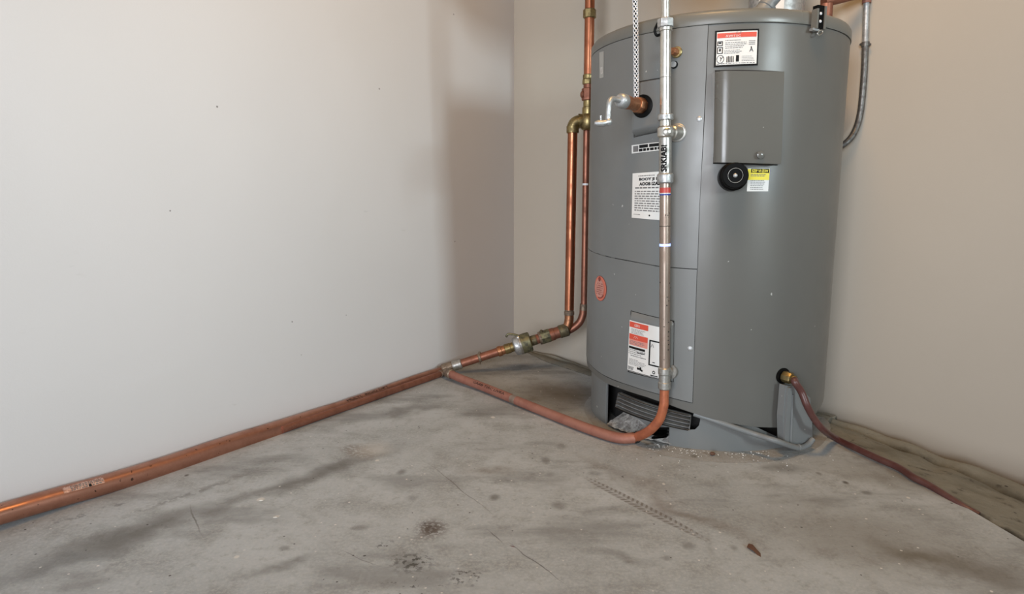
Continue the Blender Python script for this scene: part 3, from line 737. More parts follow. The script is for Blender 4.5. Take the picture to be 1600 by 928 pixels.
# ports: escutcheon of the relief valve, plug and sight hole, drain port
ea, ez = az(1004, 166, RT + .022); E0 = tp(ea, ez, RT + .021); en = nrm(ea)
obj('port_gasket', revolve(E0, en, [(0, .031), (.004, .031), (.006, .027), (.006, .018)], 32), black_rubber, WH)
pa, pz = az(1058, 82); P = tp(pa, pz, RT)
PL = obj('brass_plug', revolve(P, nrm(pa), [(0, .0145), (.005, .0145), (.007, .0125), (.007, .010)], 28), brass, WH)
obj('plug_body', hexnut(P + nrm(pa) * .005, (nrm(pa) + V((-.5, 0, 0))), .020, .0100, 8), copper_new, PL)
pa, pz = az(1054, 101.5); P = tp(pa, pz, RT)
SH = obj('sight_plug', revolve(P, nrm(pa), [(0, .0098), (.003, .0098)], 24), black_rubber, WH); obj('plug_face', revolve(P + V((-.0022, -.001, .0008)), nrm(pa), [(0, .0078), (.005, .0078)], 22), zinc, SH)
da, dz = az(1223, 587); D0 = tp(da, dz, RT); dn = nrm(da)
obj('port_gasket', revolve(D0, dn, [(-.002, .0225), (.003, .0225), (.003, .016)], 30), black_rubber, WH)
# latch bracket on the rim
ba, bz = az(1275, 31, RT + .006); bu = V((cos(ba), sin(ba), 0)); bn = nrm(ba); B0 = tp(ba, bz, RT + .006)
LB = obj('latch_bracket', box(bmesh.new(), B0 + bn * .006 + V((0, 0, .003)), bu, bn, (0, 0, 1), .0115, .008, .029), black_rubber, WH, 'black metal clip on the drum rim')
for dzz in (.012, -.007): obj('rivet', revolve(B0 + bn * .0135 + bu * .000 + V((0, 0, dzz)), bn + bu * .2, [(0, .0042), (.0025, .003)], 10), white_band, LB)
obj('side_plate', box(bmesh.new(), B0 + bn * .010 - bu * .0145 + V((0, 0, -.002)), bu, bn, (0, 0, 1), .003, .009, .024), tank_cap, LB)
obj('side_plate', box(bmesh.new(), B0 + bn * .008 + bu * .0145 + V((0, 0, .003)), bu, bn, (0, 0, 1), .003, .009, .028), tank_cap, LB)
obj('foot_plate', box(bmesh.new(), B0 + bn * .008 - bu * .012 + V((0, 0, -.028)), bu, bn, (0, 0, 1), .011, .006, .003), zinc, LB)
obj('pull_ring', tube([B0 + bn * .013 + bu * (.003 + .009 * cos(t)) + V((0, 0, -.034 + .0055 * sin(t) + .0035 * cos(t))) for t in [2 * pi * k / 24 for k in range(25)]], .0014, 8, caps=False), steel, LB)
# support leg at the right: folded channel from drum to floor
la = az(1247, 655)[0]; lP = tp(la, 0, .401); ld = V((cos(la), sin(la), 0)); ldn = nrm(la)
def leg_pt(x, y): return on_vertical(x, y, (lP.x, lP.y), (ld.x, ld.y))
out = [leg_pt(*p) for p in ((1227, 602), (1250, 605), (1266, 622), (1269, 660), (1269.5, 688), (1264, 695), (1247, 701.5), (1224, 697), (1223, 650))]
bm = bmesh.new(); f1 = [bm.verts.new(p) for p in out]; f2 = [bm.verts.new(p - ldn * .019) for p in out]
bm.faces.new(f1); bm.faces.new(f2[::-1])
for k in range(len(out)): bm.faces.new((f1[k], f1[(k + 1) % len(out)], f2[(k + 1) % len(out)], f2[k]))
LG = obj('support_leg', bm, grey_paint, WH, smooth=False)
bm = tube([leg_pt(1237.5, 616) + ldn * .0005, leg_pt(1235, 696) + ldn * .0005], .0042, 10); obj('rib', bm, grey_paint, LG)
obj('flange', box(bmesh.new(), leg_pt(1229, 650) + ldn * .003, ld, ldn, (0, 0, 1), .009, .003, .083), grey_paint, LG)

# ---------------------------------------------------------------- pipework
def lay(name, lst, *a): return lst
# vertical steel and copper pipe in front of the drum
PY = 1.735
base_v = at_y(1038.5, 600, PY); PX = base_v.x
pipe_lo, pipe_hi = at_y(1038.3, 600, PY), at_y(1040.2, 0, PY)
def px_at(z): return pipe_lo.x + (pipe_hi.x - pipe_lo.x) * (z - pipe_lo.z) / (pipe_hi.z - pipe_lo.z)
pax = (pipe_hi - pipe_lo).normalized()
def zv(py, Y=PY):
    v_ = (py - 464) / F; return CAMH + Y * (v_ * CP + SP) / (v_ * SP - CP)
VP_ = thing('vertical_pipe', (PX, PY, .35), 'vertical steel pipe turning to brown copper lower down, in front of the grey heater', 'pipe')
up = V((0, 0, 1))
def vcyl(name, y0, y1, r, m, parent=VP_, lab=None, seg=28, bev=.0, nut=False):
    z0_, z1_ = zv(y1), zv(y0)
    pr = ringprof(z1_ - z0_, r, bev or .0006)
    return obj(name, revolve((px_at(z0_), PY, z0_), pax, pr, 8 if nut else seg), m, parent, lab, angle=30)
vcyl('upper_pipe', -900, 31, .0118, steel)
vcyl('coupling', 29, 43.5, .0212, zinc, lab='silver coupling at the top', bev=.002, nut=True); vcyl('coupling_ring', 43, 49, .0172, steel, bev=.0015)
obj('coupling_hook', tube(spline([(px_at(zv(45)) - .0212 + .002, PY + .006, zv(35)), (px_at(zv(45)) - .026, PY + .008, zv(46)), (px_at(zv(45)) - .021, PY + .008, zv(54)), (px_at(zv(45)) - .012, PY + .008, zv(53))], 6), .0036, 10), black_rubber, VP_)
vcyl('steel_pipe', 48, 228, .0142, steel); vcyl('joint_ring', 120, 122, .0147, steel_dull); vcyl('collar', 178.5, 188, .0205, zinc, bev=.002)
vcyl('tee_body', 197, 215.5, .0208, steel, bev=.0045)
ta, tz = az(1057, 207, RT + .01); tee_c = V((px_at(zv(206.5)), PY, zv(206.5))); tdir = (tp(ta, tz, RT) - tee_c); tl = tdir.length; tdir.normalize()
TB = obj('tee_branch', revolve(tee_c, tdir, [(0, .0150), (tl * .45, .0160), (tl * .5, .0185), (tl * .8, .0195), (tl - .004, .0205), (tl, .0205)], 28), steel, VP_)
obj('branch_flange', revolve(tp(ta, tz, RT + .001), nrm(ta), [(0, .0245), (.003, .0245), (.005, .021)], 30), steel_dull, TB)
obj('tee_boss', revolve(tee_c + V((0, -.019, -.001)), (-.1, -1, 0), [(0, .0115), (.003, .011), (.006, .006)], 18), steel, VP_)
vcyl('lettered_pipe', 215, 271, .0165, steel_dull)
vcyl('coupling', 271, 286.5, .0215, zinc, lab='silver coupling above the red band', bev=.003)
vcyl('copper_pipe', 286, 575, .0146, copper_brown, lab='brown copper lower pipe')
vcyl('red_band', 293, 301.3, .0149, red_band); vcyl('white_band', 301.3, 303, .01495, white_band); vcyl('blue_band', 302.8, 305.4, .0149, blue_band); vcyl('dark_ring', 352.6, 353.8, .0148, black_matt)
vcyl('reflection_band', 380.5, 384.8, .0150, glow, lab='blue white reflection on the pipe, drawn as a glowing band')
vcyl('tee_body', 573, 586, .0178, steel_dull, lab='lower silver tee', bev=.004); vcyl('tee_neck', 585, 597, .0160, steel_dull); vcyl('lower_coupling', 595.5, 608, .0178, steel_dull, bev=.003)
ta, tz = az(1050, 581, RT); tee_c = V((px_at(zv(580.5)), PY, zv(580.5))); tdir = (tp(ta, tz, RT) - tee_c); tl = tdir.length; tdir.normalize()
obj('tee_branch', revolve(tee_c, tdir, [(0, .011), (tl * .7, .012), (tl * .72, .0205), (tl * .9, .0205), (tl, .017)], 20), steel_dull, VP_)
def on_pipe(phi, z, r): return V((px_at(z) + r * sin(phi), PY - r * cos(phi), z))
bm = bmesh.new()
lettering(bm, 'SRKIAB!', lambda u, v: on_pipe(lerp(-1.0, .02, 1 - v), lerp(zv(269), zv(227), u), .0168), .05)
obj('pipe_lettering', bm, ink, VP_, smooth=False)
bm = bmesh.new()
for px, py, w, h in ((1030.5, 441, 1.2, 2), (1044.5, 441.5, 1.2, 1.6), (1046, 449, 1, 2), (1041, 463, 1.8, 1.2), (1043, 469, 1.1, 1.3), (1040, 476, 1, 2), (1043, 502, 1.6, 1), (1036, 509, 1.4, 1), (1043, 517, 1.2, 1.8), (1042.5, 524, .9, 1.5), (1042.5, 530, 1.5, 1.5), (1043, 537, 1.3, 1.6), (1042.6, 545, 1.5, 1.5), (1035, 497, .8, .8), (1036, 560, 1, 1), (1041, 336, 2.2, .8), (1043, 333, .7, 3), (1040, 339, 3, .7), (1037.5, 336, .7, 3)):
    cx_ = (px - 1038.7) / 8.3; ph = asin(max(-.95, min(.95, cx_))); dp = w / 8.3 * .8; z_ = zv(py); dz_ = h * .00085
    bm.faces.new([bm.verts.new(on_pipe(ph + i * dp, z_ + j * dz_, .0150)) for i, j in ((-1, -1), (1, -1), (1, 1), (-1, 1))])
obj('pipe_marks', bm, ink, VP_, smooth=False, kind='stuff')
# heated copper elbow and the branch that runs over the floor
e0 = V((PX, PY, zv(606))); flo = .0160
pe = [on_floor(993, 683, .017)]
elb = [e0, V((PX, PY, zv(622))), at_y(1037, 634, PY), at_y(1031, 654, PY + .008), at_y(1020, 668, PY + .022), at_y(1008, 677, PY + .040), on_floor(993, 683.5, .020)]
obj('elbow', tube(spline(elb, 8), lambda t: lerp(.0128, .0138, t), 20), copper_orange, VP_, 'orange copper elbow at the foot')
BP = thing('branch_pipe', on_floor(850, 643, 0), 'pinkish copper pipe lying across the floor from the wall to the heater', 'pipe')
c1 = on_floor(993, 683.5, .020); c0 = on_floor(985, 686, .019)
dirc = (c1 - on_floor(978, 687.5, .019)).normalized()
obj('dark_collar', revolve(c1 - dirc * .006, dirc, ringprof(.013, .0172), 24), black_matt, BP, 'dark collar joining the elbow')
tee_p = on_floor(703, 583.5, .026)
br = [tee_p, on_floor(718, 590.5, .024), on_floor(760, 606.5, .019), on_floor(830, 635, .0165), on_floor(900, 662.5, .0165), on_floor(945, 678.5, .0165), on_floor(970, 684.5, .018), c1 - dirc * .004]
brs = spline(br, 10)
obj('pipe', tube(brs, .0158, 24), copper_dull, BP)
def arc_pts(path):
    L = [0.0]
    for a, b in zip(path, path[1:]): L.append(L[-1] + (b - a).length)
    return L
def along(path, px):                              # parameter of the path point seen at column px
    best = None
    for i, p in enumerate(path):
        d = p - C0; x = 800 + F * d.x / (CP * d.y - SP * d.z)
        if best is None or abs(x - px) < best[0]: best = (abs(x - px), i)
    return best[1]
def sleeve_text(s, path, px0, px1, r, t0, t1, m, parent, name='pipe_lettering'):
    i0, i1 = along(path, px0), along(path, px1)
    a, b = path[i0], path[i1]; ax = (b - a).normalized(); side = ax.cross(V((0, 0, 1))).normalized(); upv = side.cross(ax)
    if side.y > 0: side = -side
    bm = bmesh.new()
    def fn(u, v):
        c = a.lerp(b, u); th = lerp(t0, t1, v); return c + (side * cos(th) + upv * sin(th)) * (r if not isinstance(r, tuple) else lerp(r[0], r[1], u))
    lettering(bm, s, fn); return obj(name, bm, m, parent, smooth=False)
sleeve_text('GAAB TIAC LIVRA', spline(br, 60), 743, 792, .0161, .50, 1.15, ink, BP)
obj('pipe_sticker', tube([brs[along(brs, 797)], brs[along(brs, 806)]], .0160, 24), copper_brown, BP)

# long pipe along the foot of the left wall
def left_pt(x, y, off):
    P = K2 + LN * off; return on_vertical(x, y, (P.x, P.y), (LD.x, LD.y))
LPI = thing('long_copper_pipe', left_pt(300, 716, .03).xy.to_3d(), 'long thick copper pipe lying along the foot of the white left wall', 'pipe')
pa_ = [(-120, 838, .030, .0225), (0, 803.3, .030, .0232), (95, 776, .030, .0240), (180, 752.3, .031, .0248), (270, 724, .031, .0255), (360, 693.6, .031, .0262), (430, 671.5, .031, .0262), (490, 650.5, .031, .0230), (540, 632.5, .031, .0185), (600, 609.5, .031, .0145), (645, 592.8, .031, .0138), (690, 577.8, .031, .0136)]
Pl = [left_pt(x, y, o) for x, y, o, r in pa_]; rr_ = [r for *_, r in pa_]
LPS = spline(Pl, 8)
obj('pipe', tube(LPS, lambda t: lerp(rr_[min(int(t * 11), 10)], rr_[min(int(t * 11) + 1, 11)], t * 11 - int(t * 11)), 28), copper, LPI)
def wrap_patch(i0, i1, r, t0, t1, n=10):
    a, b = LPS[i0], LPS[i1]; ax = (b - a).normalized(); side = V((LN.x, LN.y, 0)); upv = V((0, 0, 1))
    bm = bmesh.new(); g = [[bm.verts.new(a.lerp(b, i / n) + (side * cos(lerp(t0, t1, j / 4)) + upv * sin(lerp(t0, t1, j / 4))) * (lerp(r[0], r[1], i / n))) for j in range(5)] for i in range(n + 1)]
    for p, q in zip(g, g[1:]):
        for j in range(4): bm.faces.new((p[j], p[j + 1], q[j + 1], q[j]))
    return bm, a, b, side, upv
i0, i1 = along(LPS, 97), along(LPS, 160)
sticker_m = metal_mat('sticker_foil', (.62, .42, .36), (.40, .22, .17), .4, 90, .5, (.45, .55))
bm, sa, sb_, sside, sup = wrap_patch(i0, i1, (.0248, .0251), .55, 1.25)
ST = obj('foil_sticker', bm, sticker_m, LPI, 'worn foil sticker')
bm = bmesh.new()
for r in range(3):
    u = .18
    while u < .95:
        w = random.uniform(.02, .07)
        t0 = .62 + r * .19
        bm.faces.new([bm.verts.new(sa.lerp(sb_, uu) + (sside * cos(t) + sup * sin(t)) * .0254) for uu, t in ((u, t0), (u + w, t0), (u + w, t0 + .11), (u, t0 + .11))]); u += w + .025
obj('sticker_text', bm, ink_grey, ST, smooth=False)
bm = bmesh.new(); bm.faces.new([bm.verts.new(sa.lerp(sb_, uu) + (sside * cos(t) + sup * sin(t)) * .0257) for uu, t in ((.60, .57), (.67, .57), (.67, .80), (.60, .80))]); obj('sticker_mark', bm, ink, ST, smooth=False)
fine_path = spline(Pl, 60)
sleeve_text('MULTI.  RIGID DIPT', fine_path, 540, 604, (.0192, .0152), .75, 1.35, ink, LPI)
# second pipe just below it
SP_ = thing('second_copper_pipe', left_pt(620, 612, .05).xy.to_3d(), 'thinner copper pipe tucked below the long wall pipe, ending at the brass tee', 'pipe')
sp2 = [left_pt(x, y, .052) for x, y in ((440, 676), (500, 658), (560, 639), (620, 617.5), (692, 592.5))]
for p in sp2: p.z = max(p.z, .0125)
obj('pipe', tube(spline(sp2, 8), .0125, 22), copper_old, SP_)
d2 = (sp2[-1] - sp2[-2]).normalized(); obj('end_ring', revolve(sp2[-1] - d2 * .02, d2, ringprof(.02, .0155), 22), bronze, SP_)

# run from the tee by the wall to the union and up to the riser
RY = 2.62
def zr(py): return zv(py, RY)
RX = at_y(889.5, 480, RY).x
UA = thing('union_run', on_floor(790, 560, 0), 'tarnished pipe run with a big brass union, rising from the wall tee to the risers', 'pipe')
u_start = Pl[-1]; u_end = at_y(884, 515.5, RY)
def upt(px): 
    t = (px - 690) / (884 - 690); return u_start.lerp(u_end, t)
def useg(name, px0, px1, r, m, lab=None, nut=False, bev=.0015, seg=26):
    a, b = upt(px0), upt(px1); h = (b - a).length
    return obj(name, revolve(a, b - a, ringprof(h, r, bev), 8 if nut else seg), m, UA, lab, angle=30)
useg('tee_ring', 685, 692, .0185, bronze); TEE = useg('tee_body', 691, 708, .0225, bronze, 'brass tee where the floor branch starts', bev=.003)
tb = (br[1] - br[0]).normalized(); obj('tee_outlet', revolve(br[0] - tb * .03, tb, [(0, .017), (.02, .0195), (.042, .0195), (.045, .0165)], 22), bronze, TEE)
useg('silver_coupling', 706, 721, .0215, steel_dull, 'silver grey coupling beside the tee', bev=.003)
useg('copper_pipe', 718, 784, .0175, copper_old); CL = useg('clamp', 747, 751, .0195, bronze)
cl_p = upt(749); obj('clamp_bolt', revolve(V((cl_p.x, cl_p.y, cl_p.z + .016)), (0, 0, 1), [(0, .005), (.008, .005), (.009, .003)], 8), bronze, CL)
obj('clamp_lug', revolve(V((cl_p.x, cl_p.y, cl_p.z - .016)), (0, 0, -1), [(0, .005), (.012, .005), (.013, .003)], 8), bronze, CL)
useg('copper_ring', 777, 784, .0215, copper_new, bev=.003); useg('copper_neck', 783, 790, .0190, copper_new); useg('brass_sleeve', 788, 798, .0215, brass, bev=.003); useg('brass_sleeve', 797, 807, .0200, brass)
UN = useg('union_nut', 813, 829, .0415, brass_green, 'large greenish brass union nut', bev=.004, seg=30); 
obj('union_face', revolve(upt(802), upt(820) - upt(802), [(0, .026), (.004, .036), (.012, .040), ((upt(814) - upt(802)).length, .040)], 30), zinc, UN)
useg('union_ring', 811, 814.5, .0425, steel_dull)
uq = upt(806) + V((-.012, 0, .040)); obj('union_lug', tube(spline([uq + V((-.03, 0, -.002)), uq + V((-.02, 0, .010)), uq + V((.004, 0, .008)), uq + V((.028, 0, .002))], 6), .0048, 10), brass_green, UN)
obj('lug_bolt', revolve(upt(810) + V((-.002, -.018, .036)), (-.4, -1, .4), [(0, .006), (.006, .006), (.008, .003)], 12), steel, UN)
useg('dark_pipe', 828, 838, .0215, brass_dark); useg('pipe_joint', 837, 847, .0205, copper_old)
HN = useg('hex_nut', 844, 860, .0285, brass_green, 'green tarnished hex nut', nut=True, bev=.003); useg('nut_ring', 842, 846, .0275, bronze)
obj('nut_bolt', revolve(upt(846) + V((0, -.004, .024)), (-.3, -.2, 1), [(0, .0065), (.009, .006), (.011, .003)], 10), brass_dark, HN)
useg('dark_red_pipe', 858, 866, .0265, copper_old); useg('dark_red_pipe', 865, 875, .0245, copper_old); useg('rough_collar', 873, 888, .0275, brass_dark, bev=.004)

# risers
CR = thing('copper_riser', (RX, RY, 0.2), 'bright copper riser with brass valve, tee and elbow, left of the grey heater', 'pipe')
RX1 = at_y(920, 100, RY).x
def rcyl(name, y0, y1, r, m, x=RX1, nut=False, lab=None, bev=.0012, parent=None, seg=26):
    z0_, z1_ = zr(y1), zr(y0); return obj(name, revolve((x, RY, z0_), up, ringprof(z1_ - z0_, r, bev), 8 if nut else seg), m, parent or CR, lab, angle=30)
rcyl('upper_pipe', -480, 120, .0192, copper_red); rcyl('coupling', 14.5, 29, .0255, brass, nut=True, bev=.003); rcyl('coupling', 116.5, 124, .0225, brass, bev=.002); rcyl('coupling', 124, 132, .0240, brass, nut=True)
rcyl('neck', 131, 142, .0195, copper_old); VB = rcyl('valve_body', 138, 157.5, .0262, copper_old, nut=True, lab='copper hex valve body', bev=.003)
obj('valve_boss', revolve((RX1 - .016, RY - .004, zr(148)), (-1, -.2, 0), [(0, .0135), (.010, .0135), (.014, .010), (.016, .004)], 18), copper_old, VB)
rcyl('nut', 157, 168, .0195, brass); rcyl('tee_neck', 167.5, 182, .0232, brass, bev=.002)
zt_ = zr(190)
TE = obj('tee_body', revolve((RX1, RY, zt_), up, [(-.033, .020), (-.028, .027), (-.015, .0325), (0, .034), (.015, .0325), (.026, .027), (.030, .022)], 28), brass, CR, 'big brass tee')
RX0 = RX + .004
ze = zr(189)
obj('tee_outlet', revolve((RX1 - .020, RY, ze), (-1, 0, -.03), [(0, .027), (.012, .0285), (.017, .0285), (.018, .024)], 26), brass, TE)
rb = .026
el = [V((RX1 - .030, RY, ze))] + [V((RX0 + rb - rb * sin(t), RY, ze - rb + rb * cos(t))) for t in [pi / 2 * k / 8 for k in range(9)]] + [V((RX0, RY, zr(205)))]
obj('elbow', tube(el, .0225, 24), brass, CR, 'brass elbow'); rcyl('elbow_ring', 197, 208, .0245, brass, x=RX0)
obj('drop_pipe', tube([V((RX0, RY, zr(204))), V((RX, RY, zr(484)))], .0195, 26), copper_red, CR, 'front copper drop pipe')
rcyl('collar', 476, 485.5, .0188, bronze, x=RX); rcyl('collar', 485.5, 492.5, .0212, bronze, x=RX, bev=.003)
obj('lower_elbow', tube(spline([(RX, RY, zr(491)), (RX, RY, zr(499)), V(at_y(887.5, 507, RY)), u_end], 8), .0190, 24), copper_new, CR)
TR_ = thing('rear_copper_pipe', (at_y(915, 400, RY).x, RY + .02, .2), 'thin dull copper pipe behind the bright riser, bending at its foot', 'pipe')
RB = RY + .01
bx0, bx1 = at_y(916.5, 202, RB), at_y(912.3, 476, RB)
obj('pipe', tube([bx0 + V((0, 0, .01)), bx1], .0128, 20), copper_old, TR_)
obj('collar', tube([at_y(912, 475, RB), at_y(911.5, 484.5, RB)], .0160, 20), bronze, TR_)
obj('bend', tube(spline([at_y(911.5, 483, RB), at_y(910.5, 492, RB), at_y(906, 503, RB), at_y(897, 511.5, RB), at_y(886, 517.5, RB), at_y(878, 521, RB)], 8), .0158, 20), copper_old, TR_)
obj('band', tube([at_y(914.9, 286.5, RB), at_y(914.9, 289.5, RB)], .0133, 20), white_band, TR_, 'pale band')

# relief valve sticking out of the drum and its drain tube
RV = thing('relief_valve', E0, 'copper and steel relief valve with a thin bent drain lever, on the heater', 'valve')
ax = (en + V((0, 0, .03))).normalized()
obj('hex_body', hexnut(E0 + ax * .004, ax, .030, .0215, 8), copper_new, RV); obj('neck', revolve(E0 + ax * .03, ax, [(0, .0165), (.010, .0175), (.024, .0160), (.05, .0185), (.058, .0185)], 22), copper_new, RV)
obj('union_nut', revolve(E0 + ax * .086, ax, [(0, .0165), (.004, .0195), (.020, .0195), (.026, .016), (.028, .012)], 22), zinc, RV)
ex = E0 + ax * .107; depth_y = ex.y
tb_ = [ex, E0 + ax * .14]
tip = E0 + ax * .158
el = [ex, E0 + ax * .136, E0 + ax * .150 + V((0, 0, -.003)), tip + V((0, 0, -.014)), tip + V((-.001, 0, -.030)), tip + V((-.002, 0, -.058))]
obj('drain_tube', tube(spline(el, 8), .0072, 16), zinc, RV)
jb = tip + V((-.001, 0, -.060)); bm = bmesh.new(); bmesh.ops.create_uvsphere(bm, u_segments=16, v_segments=10, radius=.0105, matrix=Matrix.Translation(jb)); obj('ball_joint', bm, zinc, RV)
obj('lever', tube([jb + V((0, -.002, 0)), jb + V((-.014, -.004, -.004)), jb + V((-.028, -.004, -.004)), jb + V((-.036, -.004, -.003))], [.006, .0085, .0085, .004], 14), zinc, RV)
obj('lever_pin', tube([jb + V((-.020, -.004, 0)), jb + V((-.021, -.004, .016))], .0022, 8), zinc, RV)
# braided hose, woven from strands over a dark core
hose_top = E0 + ax * .018; hx = at_y(994, 100, hose_top.y)
BH = thing('braided_hose', (hx.x, hose_top.y, hose_top.z), 'silver braided hose hanging down to the relief valve', 'hose')
hp = [V((at_y(994.3, 152, hose_top.y))), at_y(993.6, 60, hose_top.y), at_y(992.3, 0, hose_top.y), at_y(991.2, -60, hose_top.y), V((at_y(989, -60, hose_top.y).x, hose_top.y, 1.9))]
hp = spline(hp, 60)
hl = [hp[0]]
for p_ in hp[1:]:
    while (p_ - hl[-1]).length > .0021: hl.append(hl[-1] + (p_ - hl[-1]).normalized() * .0021)
hp = hl
obj('core', tube(hp, .0050, 12), black_rubber, BH)
bm = bmesh.new()
for sgn in (1, -1):
    for k in range(4):
        pts = []
        for i in range(0, len(hp) * 2):
            t = i / (len(hp) * 2 - 1) * (len(hp) - 1); a = hp[int(t)].lerp(hp[min(int(t) + 1, len(hp) - 1)], t - int(t))
            th = sgn * (i * .135) + 2 * pi * k / 4; r_ = .0058 + .0004 * sin(i * .54 + sgn)
            pts.append(a + V((cos(th) * r_, sin(th) * r_, 0)))
        tube(pts, .00125, 4, bm)
obj('braid', bm, white_band, BH, kind='stuff')

# grey tube along the foot of the skirt
GT = thing('grey_tube', on_floor(1200, 690, 0), 'thin grey tube slanting down across the foot of the heater to its leg', 'tube')
g0 = tp(*az(1084, 646.5, RS + .006), RS + .004)
def foot_pt(x, y): q = lP + ldn * .0105; return on_vertical(x, y, (q.x, q.y), (ld.x, ld.y))
gp = [g0] + [tp(*az(x, y, RS + o), RS + o) for x, y, o in ((1120, 658, .012), (1150, 668.5, .020), (1180, 678.5, .034))] + [foot_pt(1212, 688.5), foot_pt(1240, 698), foot_pt(1252, 699), foot_pt(1263, 694), foot_pt(1270, 686)]
obj('tube', tube(spline(gp, 8), .0078, 16), grey_paint, GT)
obj('joint', revolve(foot_pt(1247, 698.8), foot_pt(1257, 697.5) - foot_pt(1247, 698.8), ringprof(.006, .0092), 16), grey_paint, GT)

# maroon drain hose
DH = thing('drain_hose', on_floor(1330, 695, 0), 'maroon rubber hose from the brass drain fitting down to the floor at the right', 'hose')
dax = (dn + V((.35, 0, -.12))).normalized()
obj('brass_fitting', hexnut(D0 + dn * .002, dax, .026, .0165, 8), brass, DH); obj('ferrule', revolve(D0 + dn * .002 + dax * .024, dax, [(0, .0095), (.004, .012), (.010, .012), (.014, .0095)], 18), brass, DH)
h0 = D0 + dn * .002 + dax * .034
def hpt(x, y, Y): return at_y(x, y, Y)
hh = [h0, hpt(1242, 597, h0.y - .012), hpt(1252, 612, 1.70), hpt(1261, 634, 1.69), hpt(1272, 654, 1.70), hpt(1286, 671, 1.715), on_floor(1306, 685, .0135), on_floor(1335, 699, .0125), on_floor(1370, 715.5, .012), on_floor(1405, 731, .0115), on_floor(1428, 746, .0105), on_floor(1450, 757, .008), on_floor(1475, 772, .005), on_floor(1505, 790.5, -.001), on_floor(1530, 804, -.008)]
obj('hose', tube(spline(hh, 8), lambda t: lerp(.0098, .0092, t) if t < .75 else lerp(.0092, .0065, (t - .75) * 4), 18), maroon, DH)

# ---------------------------------------------------------------- on and around the top of the drum
FL = thing('flue_pipe', (.845, 2.16, ZT + .04), 'wide grey flue pipe on the drum top with a paper label', 'pipe')
fx = .845
obj('pipe', revolve((fx, 2.16, ZT + .038), up, [(0, .092), (.012, .092), (.014, .085), (.42, .085)], 40), zinc, FL)
dp = [V((fx, 2.16, 1.62)), V((fx - .02, 2.15, 1.60)), V((.74, 2.10, 1.545)), V((.60, 2.04, 1.53)), V((.47, 1.98, 1.54)), V((.385, 1.94, 1.60)), V((.36, 1.93, 1.72)), V((.36, 1.93, 2.55))]
obj('shade_duct', tube(spline(dp, 6), .115, 28), zinc, FL)  # unseen duct, added to shade the top of the left wall
bm = bmesh.new(); g = []
for i in range(11):
    th = lerp(-1.02, -.12, i / 10); g.append([bm.verts.new(V((fx + .0858 * sin(th), 2.16 - .0858 * cos(th), z))) for z in (ZT + .045, ZT + .19)])
for a, b in zip(g, g[1:]): bm.faces.new((a[0], b[0], b[1], a[1]))
LF = obj('paper_label', bm, paper, FL, 'white paper label')
bm = bmesh.new()
for th0, th1, z0_, z1_ in ((-.98, -.75, .062, .064), (-.72, -.6, .058, .061), (-.58, -.55, .048, .072), (-.5, -.25, .063, .065), (-.55, -.42, .056, .058), (-.9, -.8, .072, .074), (-.4, -.2, .070, .0715)):
    bm.faces.new([bm.verts.new(V((fx + .0864 * sin(th), 2.16 - .0864 * cos(th), ZT + z + .004))) for th, z in ((th0, z0_), (th1, z0_), (th1, z1_), (th0, z1_))])
obj('label_marks', bm, ink, LF, smooth=False)
CO = thing('copper_outlet', (.985, 2.14, ZT + .04), 'copper pipe rising beside the flue and turning right toward the conduit', 'pipe')
cz = at_y(1289, 40, 2.12)
obj('riser', tube([V((cz.x, 2.12, ZT + .03)), V((cz.x, 2.12, ZT + .16))], .0195, 22), copper_old, CO)
obj('side_pipe', tube([at_y(1287, 3, 2.12), at_y(1312, -3, 2.13), at_y(1352, -13, 2.15)], .0165, 18), copper_old, CO)
GP = thing('grey_outlet', tp(*az(1190, 20), RT - .03), 'short grey pipe stub tilted right at the front of the drum top', 'pipe')
s0 = at_y(1186, 27, 1.79); s1 = at_y(1199, 9, 1.79); s2 = at_y(1214, -8, 1.79); sx = (s1 - s0).normalized()
obj('collar', revolve(s0 - sx * .006, sx, [(0, .029), (.014, .028), (.020, .0235), (.034, .022), (.036, .024), (.044, .024), (.046, .019)], 24), grey_paint, GP)
obj('pipe', tube(spline([s0 + sx * .03, s1, s2, at_y(1226, -26, 1.79)], 6), .0165, 20), conduit_m if False else grey_paint, GP)
obj('collar_base', box(bmesh.new(), s0 + V((-.004, .012, -.006)), (1, .1, 0), (0, 1, 0), (0, 0, 1), .017, .014, .020), tank_cap, GP)
# conduit on the back wall at the right
CD = thing('conduit', on_back(1350, 200), 'grey metal conduit on the back wall curving into the drum, right side', 'conduit')
def cw(x, y, off=.022):
    P = K2 + WN * off; return on_vertical(x, y, (P.x, P.y), (WD.x, WD.y))
obj('straight_tube', tube([cw(1358, -420), cw(1354, 0), cw(1352, 68)], .0098, 18), zinc, CD)
obj('top_coupling', tube([cw(1354.6, -14), cw(1354, 5)], .0135, 18), copper_dull, CD)
obj('coupling', tube([cw(1352.2, 66), cw(1352, 73)], .0125, 16), conduit_m, CD)
for sg in (-1, 1): obj('coupling_screw', revolve(cw(1352 + 5.4 * sg, 69.5), (sg, -.2, 0), [(0, .004), (.006, .004), (.007, .002)], 8), conduit_m, CD)
fl = spline([cw(1352, 72), cw(1350.5, 110), cw(1347.5, 150), cw(1344, 178), cw(1338, 200, .03), cw(1329, 216, .045), cw(1316, 227, .06), cw(1300, 232, .07)], 20)
bm = tube(fl, .0102, 16)
obj('flexible_tube', bm, conduit_m, CD)
# corners of a darker wall patch behind the conduit, not drawn
bm = bmesh.new(); q = [cw(1326, 152, .003), cw(1337.5, 150, .003), cw(1338, 192, .003), cw(1322, 215, .003)]
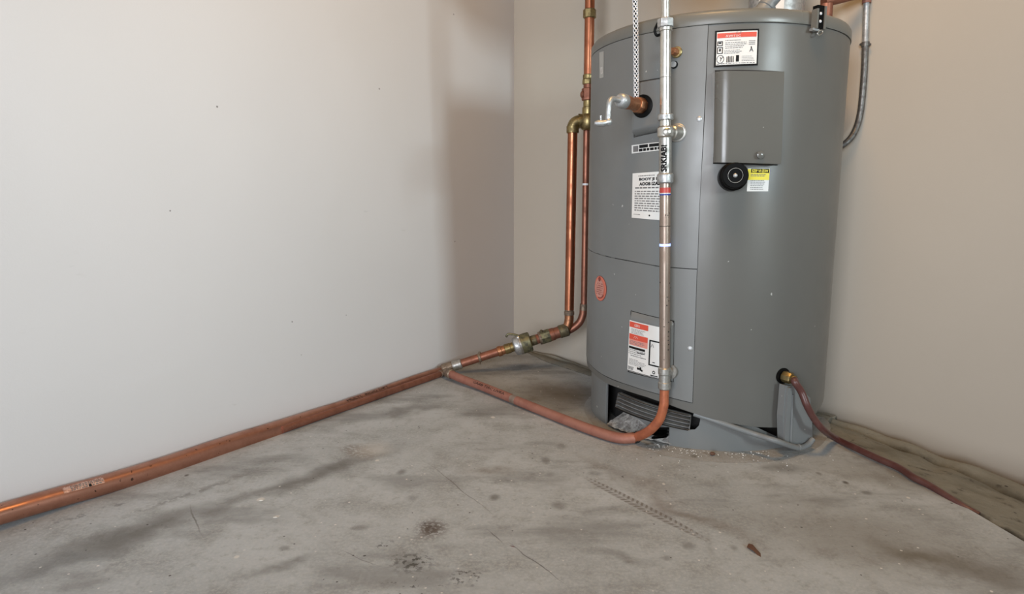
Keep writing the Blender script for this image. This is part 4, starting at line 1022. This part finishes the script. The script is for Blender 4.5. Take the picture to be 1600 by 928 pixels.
# ---------------------------------------------------------------- litter on the floor
def pebble(px, py, r, m, label, name='pebble', sq=(1, .8, .7), cat='pebble'):
    c = on_floor(px, py); bm = bmesh.new(); bmesh.ops.create_icosphere(bm, subdivisions=2, radius=r)
    for v_ in bm.verts:
        k = 1 + .25 * noise.noise(v_.co / r * 1.3 + V((px, py, 0))); v_.co = V((v_.co.x * sq[0], v_.co.y * sq[1], v_.co.z * sq[2])) * k
    lo = min(v_.co.z for v_ in bm.verts)
    for v_ in bm.verts: v_.co += V((c.x, c.y, -lo - .0004 + (.008 if (V((c.x, c.y)) - T).length < .42 else 0) * .6))
    return tag(obj(name, bm, m), label, cat)
pebble(1113, 714, .0075, brown_m, 'small brown pebble on the floor right in front of the heater')
bm = bmesh.new(); c = on_floor(1178, 861)
lf = [(-.010, .012), (-.004, .020), (.003, .016), (.006, .004), (.010, -.010), (.006, -.022), (.001, -.014), (-.004, -.004)]
t_ = [bm.verts.new((c.x + x, c.y + y, .003 + .003 * sin(i))) for i, (x, y) in enumerate(lf)]; cm = bm.verts.new((c.x + .001, c.y, .0065)); b_2 = [bm.verts.new((v_.co.x, v_.co.y, v_.co.z - .0018)) for v_ in t_]; cb = bm.verts.new((c.x + .001, c.y, .004))
for i in range(8):
    j = (i + 1) % 8; bm.faces.new((t_[i], t_[j], cm)); bm.faces.new((b_2[j], b_2[i], cb)); bm.faces.new((t_[i], b_2[i], b_2[j], t_[j]))
tag(obj('dry_leaf', bm, brown_m), 'dark brown dry leaf scrap on bare floor at lower right', 'leaf')
crumb_m, _, _ = mat('plaster_crumb', (.60, .59, .56), .8)
bm = bmesh.new()
for i in range(150):
    a = random.uniform(-.62, .25) if i < 110 else random.uniform(-.9, .75)
    r = (RS + .006 + abs(random.gauss(0, .018))) if i < 100 else random.uniform(.37, .52)
    p = tp(a, .0, r); h = random.uniform(.0006, .0017) * (1.6 if i % 9 == 0 else 1)
    M_ = Matrix.Translation((p.x, p.y, .005 if r < ring_r(a) else .001)) @ Matrix.Rotation(random.random() * 6, 4, 'Z') @ Matrix.Diagonal((h * random.uniform(.8, 1.9), h, h * .8, 1))
    bmesh.ops.create_icosphere(bm, subdivisions=1, radius=1, matrix=M_)
tag(obj('plaster_crumbs', bm, crumb_m, None, smooth=False, kind='stuff'), 'white plaster crumbs scattered along the foot of the grey heater', 'debris')
chip_m, _, _ = mat('pale_chip', (.62, .60, .56), .7)
for i, (px, py, r, lab) in enumerate(((409, 782, .0050, 'largest pale plaster chip on the floor before the long copper pipe'), (430, 808.5, .0040, 'pale plaster chip on open floor just nearer than the largest chip'))):
    pebble(px, py, r, chip_m, lab, 'plaster_chip', (1.3, .9, .3), 'chip')
